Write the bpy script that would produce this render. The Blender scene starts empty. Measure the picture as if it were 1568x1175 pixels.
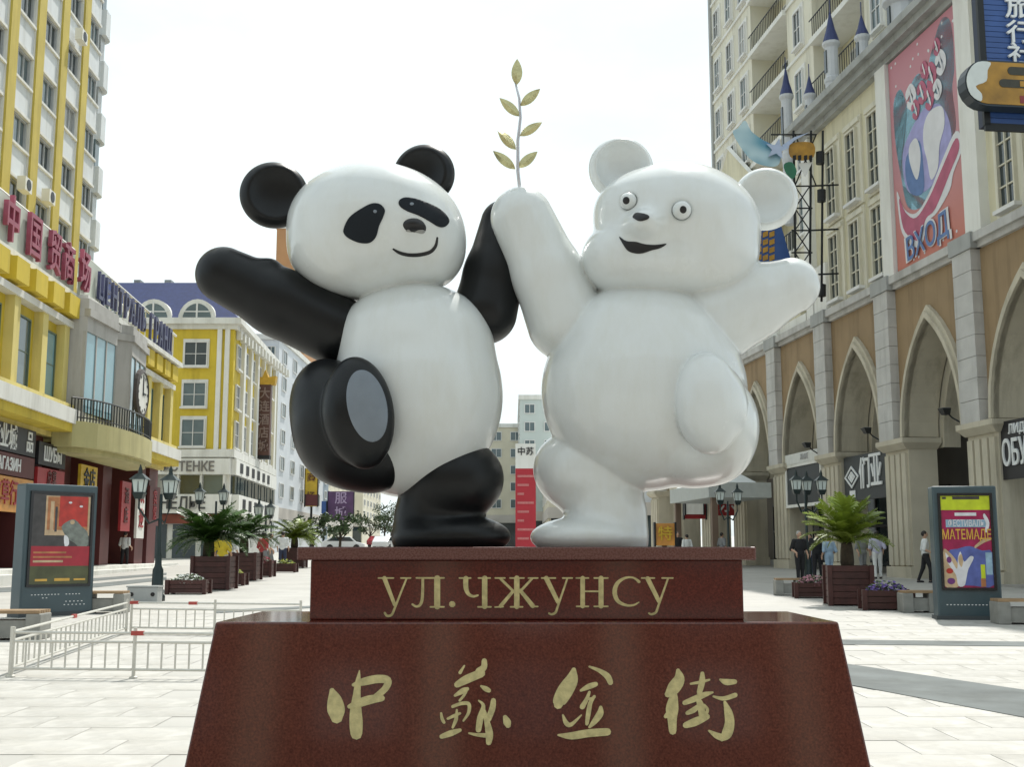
import bpy, bmesh, math, random
import numpy as np
from mathutils import Vector, Matrix
from mathutils.bvhtree import BVHTree
from mathutils.geometry import delaunay_2d_cdt
random.seed(7)
R = math.radians
SC = bpy.context.scene
COL = SC.collection

# ------------------------------------------------------------ camera, sky, sun, exposure
FPX, PITCH, EYE = 1800.0, math.atan(259.5 / 1800.0), 1.6      # focal length in photo pixels, upward tilt, eye height
cam_d = bpy.data.cameras.new('camera'); cam = bpy.data.objects.new('camera', cam_d); COL.objects.link(cam)
cam_d.sensor_width = 36; cam_d.lens = 36 * FPX / 1568; cam_d.clip_start = .1; cam_d.clip_end = 3000
cam.location = (0, 0, EYE); cam.rotation_euler = (math.pi / 2 + PITCH, 0, 0)
SC.camera = cam
SUN_AZ, SUN_EL = R(17), R(57)
world = bpy.data.worlds.new('World'); SC.world = world; world.use_nodes = True
nt = world.node_tree; nt.nodes.clear()
n_out = nt.nodes.new('ShaderNodeOutputWorld'); n_bg = nt.nodes.new('ShaderNodeBackground'); n_sky = nt.nodes.new('ShaderNodeTexSky')
n_sky.sky_type = 'NISHITA'; n_sky.sun_disc = False; n_sky.sun_elevation = SUN_EL; n_sky.sun_rotation = SUN_AZ
n_sky.air_density = 1.0; n_sky.dust_density = 2.5; n_sky.ozone_density = 1.0
n_tc = nt.nodes.new('ShaderNodeTexCoord'); n_map = nt.nodes.new('ShaderNodeMapping'); n_map.inputs['Scale'].default_value = (1, 1, 2.2)
n_noise = nt.nodes.new('ShaderNodeTexNoise'); n_noise.inputs['Scale'].default_value = 1.7; n_noise.inputs['Detail'].default_value = 7; n_noise.inputs['Roughness'].default_value = .55
n_ramp = nt.nodes.new('ShaderNodeValToRGB'); n_ramp.color_ramp.elements[0].position = .34; n_ramp.color_ramp.elements[1].position = .60
n_ramp.color_ramp.elements[0].color = (.42, .42, .42, 1)
n_mix = nt.nodes.new('ShaderNodeMix'); n_mix.data_type = 'RGBA'
n_mix.inputs[7].default_value = (8.9, 10.0, 10.2, 1)               # thin bright overcast between the clear patches
nt.links.new(n_tc.outputs['Generated'], n_map.inputs['Vector']); nt.links.new(n_map.outputs[0], n_noise.inputs['Vector'])
nt.links.new(n_noise.outputs['Fac'], n_ramp.inputs['Fac']); nt.links.new(n_ramp.outputs['Color'], n_mix.inputs[0])
nt.links.new(n_sky.outputs[0], n_mix.inputs[6]); nt.links.new(n_mix.outputs[2], n_bg.inputs['Color'])
n_bg.inputs['Strength'].default_value = .10
nt.links.new(n_bg.outputs[0], n_out.inputs['Surface'])
sun_d = bpy.data.lights.new('sun', 'SUN'); sun = bpy.data.objects.new('sun', sun_d); COL.objects.link(sun)
sun_d.energy = 4.3; sun_d.angle = R(.6); sun_d.color = (1, .965, .90)
sun_dir = Vector((math.sin(SUN_AZ) * math.cos(SUN_EL), math.cos(SUN_AZ) * math.cos(SUN_EL), math.sin(SUN_EL)))
sun.rotation_euler = sun_dir.to_track_quat('Z', 'Y').to_euler()
SC.view_settings.view_transform = 'Standard'; SC.view_settings.look = 'None'; SC.view_settings.gamma = 1
SC.view_settings.use_curve_mapping = False
SC.view_settings.exposure = .24
SC.cycles.use_denoising = True
SC.cycles.max_bounces = 6

# ------------------------------------------------------------ helpers
CP, SP = math.cos(PITCH), math.sin(PITCH)
def ray(px, py):
    u, v = (px - 784) / FPX, (587.5 - py) / FPX
    return Vector((u, CP - v * SP, SP + v * CP))
def at(px, py, Y):
    d = ray(px, py); t = Y / d.y
    return Vector((d.x * t, Y, EYE + d.z * t))
def gz(y): return .015 * y
def ground(px, py):
    d = ray(px, py); t = EYE / (.015 * d.y - d.z)
    return Vector((d.x * t, d.y * t, .015 * d.y * t))

MATS = {}
def mat(name, col, rough=.6, var=.08, scale=3.0, bump=0.0, metal=0.0, coat=0.0, spec=.5, bscale=40.0, trans=0.0, rand=0.0):
    """procedural material: base colour with noise variation, fine bump, optional per-object variation"""
    if name in MATS: return MATS[name]
    m = bpy.data.materials.new(name); m.use_nodes = True
    nt = m.node_tree; b = nt.nodes['Principled BSDF']
    b.inputs['Roughness'].default_value = rough; b.inputs['Metallic'].default_value = metal
    b.inputs['Coat Weight'].default_value = coat; b.inputs['Coat Roughness'].default_value = .06
    b.inputs['Specular IOR Level'].default_value = spec
    b.inputs['Transmission Weight'].default_value = trans
    tc = nt.nodes.new('ShaderNodeTexCoord')
    no = nt.nodes.new('ShaderNodeTexNoise'); no.inputs['Scale'].default_value = scale; no.inputs['Detail'].default_value = 6
    nt.links.new(tc.outputs['Object'], no.inputs['Vector'])
    mx = nt.nodes.new('ShaderNodeMix'); mx.data_type = 'RGBA'
    mx.inputs[6].default_value = tuple(max(0, c * (1 - 2 * var)) for c in col) + (1,)
    mx.inputs[7].default_value = tuple(min(1, c * (1 + 2 * var)) for c in col) + (1,)
    nt.links.new(no.outputs['Fac'], mx.inputs[0])
    last = mx.outputs[2]
    if rand:
        oi = nt.nodes.new('ShaderNodeObjectInfo'); hs = nt.nodes.new('ShaderNodeHueSaturation')
        mr = nt.nodes.new('ShaderNodeMapRange'); mr.inputs[3].default_value = 1 - rand; mr.inputs[4].default_value = 1 + rand
        nt.links.new(oi.outputs['Random'], mr.inputs[0]); nt.links.new(mr.outputs[0], hs.inputs['Value'])
        nt.links.new(last, hs.inputs['Color']); last = hs.outputs[0]
    nt.links.new(last, b.inputs['Base Color'])
    if bump:
        n2 = nt.nodes.new('ShaderNodeTexNoise'); n2.inputs['Scale'].default_value = bscale; n2.inputs['Detail'].default_value = 4
        nt.links.new(tc.outputs['Object'], n2.inputs['Vector'])
        bp = nt.nodes.new('ShaderNodeBump'); bp.inputs['Strength'].default_value = bump; bp.inputs['Distance'].default_value = .02
        nt.links.new(n2.outputs['Fac'], bp.inputs['Height']); nt.links.new(bp.outputs[0], b.inputs['Normal'])
    MATS[name] = m
    return m

def weather(m, amount=.35, sx=1.2, sz=.12, lo=.48, hi=.75):
    """rain streaks, soot and patchy fading on outdoor plaster and stone"""
    nt = m.node_tree; b = nt.nodes['Principled BSDF']; src = b.inputs['Base Color'].links[0].from_socket
    tc = nt.nodes.new('ShaderNodeTexCoord'); mp = nt.nodes.new('ShaderNodeMapping'); mp.inputs['Scale'].default_value = (sx, sx, sz)
    n1 = nt.nodes.new('ShaderNodeTexNoise'); n1.inputs['Scale'].default_value = 1.0; n1.inputs['Detail'].default_value = 9; n1.inputs['Roughness'].default_value = .68
    rp = nt.nodes.new('ShaderNodeValToRGB'); rp.color_ramp.elements[0].position = lo; rp.color_ramp.elements[0].color = (1, 1, 1, 1); rp.color_ramp.elements[1].position = hi
    k = 1 - amount; rp.color_ramp.elements[1].color = (k, k * .98, k * .93, 1)
    mx = nt.nodes.new('ShaderNodeMix'); mx.data_type = 'RGBA'; mx.blend_type = 'MULTIPLY'; mx.inputs[0].default_value = 1
    nt.links.new(tc.outputs['Object'], mp.inputs[0]); nt.links.new(mp.outputs[0], n1.inputs['Vector']); nt.links.new(n1.outputs['Fac'], rp.inputs['Fac'])
    nt.links.new(src, mx.inputs[6]); nt.links.new(rp.outputs[0], mx.inputs[7]); nt.links.new(mx.outputs[2], b.inputs['Base Color'])
    return m

class MB:
    """collects faces; build() links them as one mesh object"""
    def __init__(s): s.v = []; s.f = []
    def add(s, vs, fs):
        o = len(s.v); s.v += [tuple(p) for p in vs]; s.f += [[i + o for i in f] for f in fs]; return s
    def box(s, x0, x1, y0, y1, z0, z1):
        return s.add([(x0, y0, z0), (x1, y0, z0), (x1, y1, z0), (x0, y1, z0), (x0, y0, z1), (x1, y0, z1), (x1, y1, z1), (x0, y1, z1)],
                     [[0, 3, 2, 1], [4, 5, 6, 7], [0, 1, 5, 4], [1, 2, 6, 5], [2, 3, 7, 6], [3, 0, 4, 7]])
    def frustum(s, b, t):
        """b,t: (x0,x1,y0,y1,z)"""
        return s.add([(b[0], b[2], b[4]), (b[1], b[2], b[4]), (b[1], b[3], b[4]), (b[0], b[3], b[4]),
                      (t[0], t[2], t[4]), (t[1], t[2], t[4]), (t[1], t[3], t[4]), (t[0], t[3], t[4])],
                     [[0, 3, 2, 1], [4, 5, 6, 7], [0, 1, 5, 4], [1, 2, 6, 5], [2, 3, 7, 6], [3, 0, 4, 7]])
    def prism(s, poly, y0, y1, axis='y'):
        n = len(poly)
        if axis == 'y': a = [(p[0], y0, p[1]) for p in poly]; b = [(p[0], y1, p[1]) for p in poly]
        elif axis == 'z': a = [(p[0], p[1], y0) for p in poly]; b = [(p[0], p[1], y1) for p in poly]
        else: a = [(y0, p[0], p[1]) for p in poly]; b = [(y1, p[0], p[1]) for p in poly]
        return s.add(a + b, [list(range(n)), list(range(2 * n - 1, n - 1, -1))] + [[i, n + i, n + (i + 1) % n, (i + 1) % n] for i in range(n)])
    def tube(s, pts, r, n=8):
        pts = [Vector(p) for p in pts]; rs = r if isinstance(r, (list, tuple)) else [r] * len(pts); rings = []
        for i, p in enumerate(pts):
            d = (pts[min(i + 1, len(pts) - 1)] - pts[max(i - 1, 0)]).normalized()
            a = d.cross(Vector((0, 0, 1))) if abs(d.z) < .95 else d.cross(Vector((0, 1, 0)))
            a.normalize(); b = d.cross(a)
            rings.append([p + (a * math.cos(2 * math.pi * k / n) + b * math.sin(2 * math.pi * k / n)) * rs[i] for k in range(n)])
        vs = [q for rg in rings for q in rg]; fs = []
        for i in range(len(pts) - 1):
            for k in range(n): fs.append([i * n + k, i * n + (k + 1) % n, (i + 1) * n + (k + 1) % n, (i + 1) * n + k])
        fs.append(list(range(n - 1, -1, -1))); fs.append([(len(pts) - 1) * n + k for k in range(n)])
        return s.add(vs, fs)
    def lathe(s, prof, n=16, c=(0, 0, 0)):
        vs = []; fs = []
        for r, z in prof:
            for k in range(n): vs.append((c[0] + r * math.cos(2 * math.pi * k / n), c[1] + r * math.sin(2 * math.pi * k / n), c[2] + z))
        for i in range(len(prof) - 1):
            for k in range(n): fs.append([i * n + k, i * n + (k + 1) % n, (i + 1) * n + (k + 1) % n, (i + 1) * n + k])
        fs.append(list(range(n - 1, -1, -1))); fs.append([(len(prof) - 1) * n + k for k in range(n)])
        return s.add(vs, fs)
    def mesh(s, name, smooth=False):
        m = bpy.data.meshes.new(name); m.from_pydata(s.v, [], s.f); m.validate()
        bm = bmesh.new(); bm.from_mesh(m); bmesh.ops.recalc_face_normals(bm, faces=bm.faces); bm.to_mesh(m); bm.free()
        if smooth:
            for p in m.polygons: p.use_smooth = True
        m.update(); return m
    def build(s, name, m, parent=None, smooth=False, loc=(0, 0, 0), rot=(0, 0, 0), bevel=0):
        o = place(name, s.mesh(name, smooth), m, parent, loc, rot)
        if bevel:
            b = o.modifiers.new('bevel', 'BEVEL'); b.width = bevel; b.segments = 2; b.limit_method = 'ANGLE'; b.angle_limit = R(40)
        return o

def place(name, mesh, m=None, parent=None, loc=(0, 0, 0), rot=(0, 0, 0), scale=(1, 1, 1)):
    o = bpy.data.objects.new(name, mesh); COL.objects.link(o)
    if m is not None and mesh is not None and not mesh.materials: mesh.materials.append(m)
    o.parent = parent; o.location = loc; o.rotation_euler = rot; o.scale = scale
    return o
def tag(o, label=None, cat=None, group=None, kind=None):
    if label: o['label'] = label
    if cat: o['category'] = cat
    if group: o['group'] = group
    if kind: o['kind'] = kind
    return o
def thing(name, label, cat, loc=(0, 0, 0), rz=0, group=None):
    return tag(place(name, None, None, None, loc, (0, 0, rz)), label, cat, group)
def copy_tree(o, parent=None):
    c = o.copy(); COL.objects.link(c); c.parent = parent
    for ch in list(o.children): copy_tree(ch, c)
    return c
def text_mesh(body, size=1.0, depth=.02, sx=1.0):
    c = bpy.data.curves.new('t', 'FONT'); c.body = body; c.size = size; c.extrude = depth / 2; c.align_x = 'CENTER'; c.align_y = 'CENTER'
    c.resolution_u = 3; c.offset = size * .012
    o = bpy.data.objects.new('t', c); COL.objects.link(o)
    dg = bpy.context.evaluated_depsgraph_get(); m = bpy.data.meshes.new_from_object(o.evaluated_get(dg))
    bpy.data.objects.remove(o); bpy.data.curves.remove(c)
    for v in m.vertices: v.co.x *= sx
    return m
def bld(name, label, cat, p0, p1):
    """building frame: local x from p0 towards p1, local +y out of the facade to the left of that direction"""
    return thing(name, label, cat, (p0[0], p0[1], 0), math.atan2(p1[1] - p0[1], p1[0] - p0[0]))
TXT_OUT = (math.pi / 2, 0, math.pi)      # text standing on a facade whose outside is local +y

# ---- signed distance modelling (for the sculptures and the people)
def s_ell(c, r, rot=0.0, yaw=0.0):
    c = np.array(c); r = np.array(r); a = R(rot); ca, sa = math.cos(a), math.sin(a); b = R(yaw); cb, sb = math.cos(b), math.sin(b)
    def f(p):
        q = p - c; x = q[..., 0] * cb + q[..., 1] * sb; y = -q[..., 0] * sb + q[..., 1] * cb; z = q[..., 2]
        x, z = x * ca + z * sa, -x * sa + z * ca
        k0 = np.sqrt((x / r[0]) ** 2 + (y / r[1]) ** 2 + (z / r[2]) ** 2) + 1e-9
        k1 = np.sqrt((x / r[0] ** 2) ** 2 + (y / r[1] ** 2) ** 2 + (z / r[2] ** 2) ** 2) + 1e-9
        return k0 * (k0 - 1) / k1
    f.bb = (c - r.max(), c + r.max()); return f
def s_cone(a, b, ra, rb):
    a = np.array(a, float); b = np.array(b, float); ab = b - a; L = ab.dot(ab)
    def f(p):
        t = np.clip(((p - a) @ ab) / L, 0, 1)
        return np.linalg.norm(p - a - t[..., None] * ab, axis=-1) - (ra + t * (rb - ra))
    f.bb = (np.minimum(a - ra, b - rb), np.maximum(a + ra, b + rb)); return f
def s_union(k, *fs):
    def f(p):
        d = fs[0](p)
        for g in fs[1:]:
            e = g(p); h = np.clip(.5 + .5 * (e - d) / k, 0, 1); d = e * (1 - h) + d * h - k * h * (1 - h)
        return d
    f.bb = (np.min([g.bb[0] for g in fs], 0), np.max([g.bb[1] for g in fs], 0)); return f
def s_sub(k, a, b):
    def f(p):
        d = a(p); e = -b(p); h = np.clip(.5 - .5 * (e - d) / k, 0, 1); return e * (1 - h) + d * h + k * h * (1 - h)
    f.bb = a.bb; return f
def s_floor(a, z):
    def f(p): return np.maximum(a(p), z - p[..., 2])
    f.bb = a.bb; return f
def sdf_mesh(name, fn, h):
    lo = fn.bb[0] - 3 * h; hi = fn.bb[1] + 3 * h
    n = np.ceil((hi - lo) / h).astype(int) + 1
    ax = [lo[i] + h * np.arange(n[i]) for i in range(3)]
    g = np.stack(np.meshgrid(*ax, indexing='ij'), -1); v = fn(g); ins = v < 0
    cn = n - 1; acc = np.zeros(tuple(cn) + (3,)); cnt = np.zeros(tuple(cn))
    offs = [(i, j, k) for i in (0, 1) for j in (0, 1) for k in (0, 1)]
    def sl(o): return tuple(slice(o[i], o[i] + cn[i]) for i in range(3))
    for o in offs:
        for axi in range(3):
            if o[axi]: continue
            o2 = list(o); o2[axi] = 1
            a, b = v[sl(o)], v[sl(o2)]; cr = (a < 0) != (b < 0)
            t = np.where(cr, a / np.where(cr, a - b, 1), 0)
            for d in range(3): acc[..., d] += np.where(cr, o[d] + (t if d == axi else 0), 0)
            cnt += cr
    m = cnt > 0; idx = -np.ones(tuple(cn), int); idx[m] = np.arange(m.sum())
    base = np.argwhere(m); P = lo + h * (base + acc[m] / cnt[m][:, None])
    for _ in range(2):
        e = h * .1; d = fn(P); gr = np.stack([fn(P + np.eye(3)[i] * e) - d for i in range(3)], -1) / e
        P = P - (d / np.maximum((gr ** 2).sum(-1), .2))[:, None] * gr * .8
    faces = []
    for axi in range(3):
        b_, c_ = (axi + 1) % 3, (axi + 2) % 3
        s0 = [slice(None)] * 3; s1 = [slice(None)] * 3
        s0[axi] = slice(0, n[axi] - 1); s1[axi] = slice(1, n[axi])
        for q in (b_, c_): s0[q] = slice(1, n[q] - 1); s1[q] = slice(1, n[q] - 1)
        a, b = ins[tuple(s0)], ins[tuple(s1)]
        e = np.argwhere(a != b); 
        if not len(e): continue
        pos = a[tuple(e.T)]
        e[:, b_] += 1; e[:, c_] += 1
        def cell(db, dc):
            q = e.copy(); q[:, b_] += db; q[:, c_] += dc; return idx[tuple(q.T)]
        qd = np.stack([cell(-1, -1), cell(0, -1), cell(0, 0), cell(-1, 0)], -1)
        qd[~pos] = qd[~pos][:, ::-1]; faces.append(qd)
    fa = np.concatenate(faces); me = bpy.data.meshes.new(name)
    me.from_pydata(P.tolist(), [], fa.tolist()); me.polygons.foreach_set('use_smooth', np.ones(len(fa), bool)); me.update()
    return me
def bvh_of(*meshes):
    vs, fs = [], []
    for m in meshes:
        o = len(vs); vs += [v.co.copy() for v in m.vertices]; fs += [[i + o for i in p.vertices] for p in m.polygons]
    return BVHTree.FromPolygons(vs, fs)
def smooth_poly(pts, n=6, closed=True):
    """Catmull-Rom through points of any dimension"""
    P = [np.array(p, float) for p in pts]; N = len(P); out = []
    for i in range(N if closed else N - 1):
        g = (lambda k: P[k % N]) if closed else (lambda k: P[min(max(k, 0), N - 1)])
        a, b, c, d = g(i - 1), g(i), g(i + 1), g(i + 2)
        for j in range(n):
            t = j / n; out.append(.5 * (2 * b + (c - a) * t + (2 * a - 5 * b + 4 * c - d) * t * t + (3 * b - a - 3 * c + d) * t ** 3))
    if not closed: out.append(P[-1])
    return [tuple(p) for p in out]
def fill2d(outline, step=None):
    """triangulates a 2D outline, with inner grid points every step"""
    pts = [Vector(p[:2]) for p in outline]; n = len(pts); edges = [(i, (i + 1) % n) for i in range(n)]
    if step:
        xs = [p.x for p in pts]; ys = [p.y for p in pts]; x = min(xs)
        while x < max(xs):
            y = min(ys)
            while y < max(ys):
                c = False; j = n - 1
                for i in range(n):
                    if (pts[i].y > y) != (pts[j].y > y) and x < (pts[j].x - pts[i].x) * (y - pts[i].y) / (pts[j].y - pts[i].y) + pts[i].x: c = not c
                    j = i
                if c: pts.append(Vector((x, y)))
                y += step
            x += step
    r = delaunay_2d_cdt(pts, edges, [list(range(n))], 1, 1e-5)
    return r[0], r[2]
def stroke(pts, n=5, cap=True):
    """outline of a brush stroke through (x, y, width)"""
    P = smooth_poly(pts, n, False) if len(pts) > 2 else [tuple(map(float, p)) for p in pts]
    lft, rgt = [], []
    for i, p in enumerate(P):
        a, b = P[max(i - 1, 0)], P[min(i + 1, len(P) - 1)]; d = Vector((b[0] - a[0], b[1] - a[1])).normalized(); q = Vector((-d.y, d.x)) * (p[2] / 2)
        lft.append((p[0] + q.x, p[1] + q.y)); rgt.append((p[0] - q.x, p[1] - q.y))
    if cap:
        for ends, sgn in ((-1, 1), (0, -1)):
            p = P[ends]; a = P[-2] if ends else P[1]; d = Vector((p[0] - a[0], p[1] - a[1])).normalized(); w = p[2] / 2; q = Vector((-d.y, d.x))
            arc = [(p[0] + (q.x * math.cos(t) + d.x * math.sin(t)) * w, p[1] + (q.y * math.cos(t) + d.y * math.sin(t)) * w) for t in (math.pi / 4, math.pi / 2, 3 * math.pi / 4)]
            if ends: lft += arc
            else: rgt = arc[::-1] + rgt
    return lft + rgt[::-1]
# ------------------------------------------------------------ ground
def ground_material():
    m = bpy.data.materials.new('granite_paving'); m.use_nodes = True; nt = m.node_tree; b = nt.nodes['Principled BSDF']
    tc = nt.nodes.new('ShaderNodeTexCoord'); br = nt.nodes.new('ShaderNodeTexBrick')
    br.inputs['Color1'].default_value = (.42, .41, .38, 1); br.inputs['Color2'].default_value = (.385, .375, .35, 1); br.inputs['Mortar'].default_value = (.31, .305, .29, 1)
    br.inputs['Scale'].default_value = 1; br.inputs['Brick Width'].default_value = 1.0; br.inputs['Row Height'].default_value = .6; br.inputs['Mortar Size'].default_value = .007
    no = nt.nodes.new('ShaderNodeTexNoise'); no.inputs['Scale'].default_value = .6; no.inputs['Detail'].default_value = 6
    mx = nt.nodes.new('ShaderNodeMix'); mx.data_type = 'RGBA'; mx.blend_type = 'MULTIPLY'; mx.inputs[0].default_value = .5
    rp = nt.nodes.new('ShaderNodeValToRGB'); rp.color_ramp.elements[0].position = .3; rp.color_ramp.elements[0].color = (.7, .7, .68, 1); rp.color_ramp.elements[1].position = .65
    nt.links.new(tc.outputs['Object'], br.inputs['Vector']); nt.links.new(tc.outputs['Object'], no.inputs['Vector'])
    nt.links.new(no.outputs['Fac'], rp.inputs['Fac']); nt.links.new(br.outputs['Color'], mx.inputs[6]); nt.links.new(rp.outputs['Color'], mx.inputs[7])
    nt.links.new(mx.outputs[2], b.inputs['Base Color']); b.inputs['Roughness'].default_value = .65
    return m
M_PAVE = ground_material()
SLOPE = math.atan(.015)
gb = MB(); gb.add([(-900, -300, 0), (900, -300, 0), (900, 1500, 0), (-900, 1500, 0)], [[0, 1, 2, 3]])
GROUND = tag(gb.build('ground', M_PAVE, rot=(SLOPE, 0, 0)), kind='structure')
M_SLAB = mat('pale_granite_slab', (.41, .40, .37), .7, .16, 5, .2, rand=.07, bscale=90)
slab = MB().frustum((-.4985, .4985, -.2985, .2985, -.01), (-.496, .496, -.296, .296, .004)).mesh('paving_slab'); slab.materials.append(M_SLAB)
nsl = 0
row = 0
y = 7.4
while y < 27 and nsl < 298:
    x = -14 + (.5 if row % 2 else 0)
    while x < 14 and nsl < 298:
        dep = y * CP; px = 784 + FPX * x / dep
        if -60 < px < 318 or 1306 < px < 1630:
            o = place('paving_slab', slab, None, GROUND, (x, y, random.uniform(-.0008, .0008)), (0, 0, random.uniform(-.001, .001))); nsl += 1
        x += 1.0
    y += .6; row += 1
weather(M_SLAB, .30, 1.6, 1.6, .45, .8)
M_STRIP = weather(mat('grey_granite_strip', (.125, .14, .138), .85, .22, 2, .1), .35, 1.2, 1.2)
def strip(pts, label=None):
    vs = [ground(*p) for p in pts]; mb = MB(); n = len(vs)
    mb.add([(v.x, v.y, v.z + .011) for v in vs] + [(v.x, v.y, v.z - .02) for v in vs], [list(range(n)), list(range(2 * n - 1, n - 1, -1))] + [[i, (i + 1) % n, n + (i + 1) % n, n + i] for i in range(n)])
    return tag(mb.build('paving_strip', M_STRIP), kind='structure')
strip([(1240, 1010), (1660, 1072), (1660, 1118), (1240, 1039)])
strip([(1260, 981), (1640, 985), (1640, 992), (1260, 988)])
strip([(-40, 903), (150, 894), (255, 884), (255, 889), (150, 900), (-40, 910)])
strip([(-40, 893), (150, 886), (255, 878), (255, 881), (150, 890), (-40, 898)])
strip([(330, 936), (476, 929), (476, 932), (330, 940)])

# ------------------------------------------------------------ pedestal
def stone_material(name, c0, c1, rough):
    m = bpy.data.materials.new(name); m.use_nodes = True; nt = m.node_tree; b = nt.nodes['Principled BSDF']
    tc = nt.nodes.new('ShaderNodeTexCoord')
    n1 = nt.nodes.new('ShaderNodeTexNoise'); n1.inputs['Scale'].default_value = 85; n1.inputs['Detail'].default_value = 8
    n2 = nt.nodes.new('ShaderNodeTexVoronoi'); n2.inputs['Scale'].default_value = 160
    n3 = nt.nodes.new('ShaderNodeTexNoise'); n3.inputs['Scale'].default_value = 260; n3.inputs['Detail'].default_value = 2
    mx = nt.nodes.new('ShaderNodeMix'); mx.data_type = 'RGBA'; mx.inputs[6].default_value = c0 + (1,); mx.inputs[7].default_value = c1 + (1,)
    mm = nt.nodes.new('ShaderNodeMath'); mm.operation = 'MULTIPLY_ADD'; mm.inputs[1].default_value = .5
    for n in (n1, n2, n3): nt.links.new(tc.outputs['Object'], n.inputs['Vector'])
    nt.links.new(n3.outputs['Fac'], mm.inputs[0]); nt.links.new(n1.outputs['Fac'], mm.inputs[2])
    mr = nt.nodes.new('ShaderNodeMapRange'); mr.inputs[1].default_value = .55; mr.inputs[2].default_value = .98
    nt.links.new(mm.outputs[0], mr.inputs[0]); nt.links.new(mr.outputs[0], mx.inputs[0]); nt.links.new(mx.outputs[2], b.inputs['Base Color'])
    r2 = nt.nodes.new('ShaderNodeMapRange'); r2.inputs[3].default_value = rough * .7; r2.inputs[4].default_value = rough * 1.5
    nt.links.new(n1.outputs['Fac'], r2.inputs[0]); nt.links.new(r2.outputs[0], b.inputs['Roughness'])
    b.inputs['Specular IOR Level'].default_value = .5
    MATS[name] = m; return m
M_STONE = stone_material('polished_red_granite', (.050, .0105, .0075), (.128, .032, .019), .08)
M_STONE2 = stone_material('polished_red_granite_block', (.050, .0078, .0055), (.135, .021, .013), .10)
M_CAP = stone_material('polished_red_granite_cap', (.085, .028, .022), (.13, .048, .038), .25)
M_GOLD = mat('gilded_lettering', (.52, .45, .22), .45, .25, 30, .3, metal=.35, bscale=120)
FY = 6.9                                            # front of the cap slab
ped = thing('pedestal', 'polished red-brown granite pedestal with gilded lettering under the two bear sculptures', 'pedestal', (.085, FY, gz(FY)))
def pw(v): return (v[0] - .085, v[1] - FY, v[2] - gz(FY))
MB().frustum((-1.925, 1.925, -.345, 1.37, -.05), (-1.764, 1.764, -.12, 1.10, 1.212 - gz(FY))).build('plinth', M_STONE, ped, bevel=.012)
MB().box(-1.266, 1.268, .08, .95, 1.212 - gz(FY), 1.5575 - gz(FY)).build('block', M_STONE2, ped, bevel=.006)
MB().box(-1.335, 1.335, 0, 1.03, 1.5575 - gz(FY), 1.634 - gz(FY)).build('cap', M_CAP, ped, bevel=.009)
PED_TOP = 1.634
# lettering: brush strokes laid on the stone faces
pa, pb = Vector((0, FY - .345, gz(FY) - .05)), Vector((0, FY - .12, 1.212))
e_up = (pb - pa).normalized(); N_PL = Vector((1, 0, 0)).cross(e_up); N_PL = N_PL if N_PL.y < 0 else -N_PL
def on_plane(px, py, o, n):
    d = ray(px, py); c = Vector((0, 0, EYE)); t = (o - c).dot(n) / d.dot(n); return c + d * t
def letter(strokes, x0, y0, k, o, n, lift=.003):
    mb = MB(); pad = 0
    for i, st in enumerate(strokes):
        vs, fs = fill2d(stroke(st)); L = lift + .0004 * i
        pos = [on_plane(x0 + v.x * k, y0 + v.y * k, o, n) for v in vs]
        top = [pw(p + n * L) for p in pos]; low = [pw(p - n * .004) for p in pos]; m = len(top)
        mb.add(top, fs)
        ec = {}
        for f in fs:
            for a, b in zip(f, list(f[1:]) + [f[0]]): ec[(a, b)] = 1
        mb.add(top + low, [[a, b, b + m, a + m] for (a, b) in ec if (b, a) not in ec])
    return mb.build('letter', M_GOLD, ped)
ZH = [[[(140, 335, 40), (158, 400, 105), (170, 480, 132), (174, 535, 95)], [(345, 185, 8), (335, 270, 42), (325, 370, 58), (318, 480, 86), (320, 580, 100), (322, 660, 88)],
       [(300, 292, 26), (380, 268, 58), (480, 248, 62), (556, 258, 58), (540, 318, 50), (465, 385, 46)], [(270, 455, 32), (340, 430, 62), (430, 402, 66), (512, 392, 48)]],
      [[(1100, 200, 26), (1132, 148, 12)], [(1282, 112, 40), (1278, 160, 48), (1240, 190, 52)], [(1078, 290, 46), (1150, 250, 64), (1258, 205, 62)], [(1062, 372, 20), (1120, 338, 42), (1155, 322, 28)],
       [(1258, 302, 16), (1290, 320, 38), (1316, 334, 34)], [(1155, 322, 18), (1130, 370, 20), (1097, 410, 18)], [(1045, 455, 24), (1110, 432, 26), (1165, 436, 28), (1164, 500, 24), (1125, 562, 14)],
       [(958, 505, 16), (965, 545, 24), (980, 574, 22)], [(1008, 546, 18), (1060, 522, 24), (1100, 506, 18)], [(1076, 480, 15), (1070, 550, 28), (1045, 612, 18)], [(962, 680, 34), (1030, 656, 46), (1100, 632, 26)],
       [(1350, 410, 38), (1342, 470, 46), (1312, 550, 44)], [(1240, 410, 12), (1275, 450, 28), (1252, 540, 48), (1238, 630, 42)], [(1275, 470, 22), (1300, 560, 40), (1320, 660, 56), (1315, 725, 42)], [(1168, 655, 14), (1220, 666, 24), (1290, 672, 34)],
       [(1438, 535, 34), (1453, 572, 58), (1460, 596, 42)]]]
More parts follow.
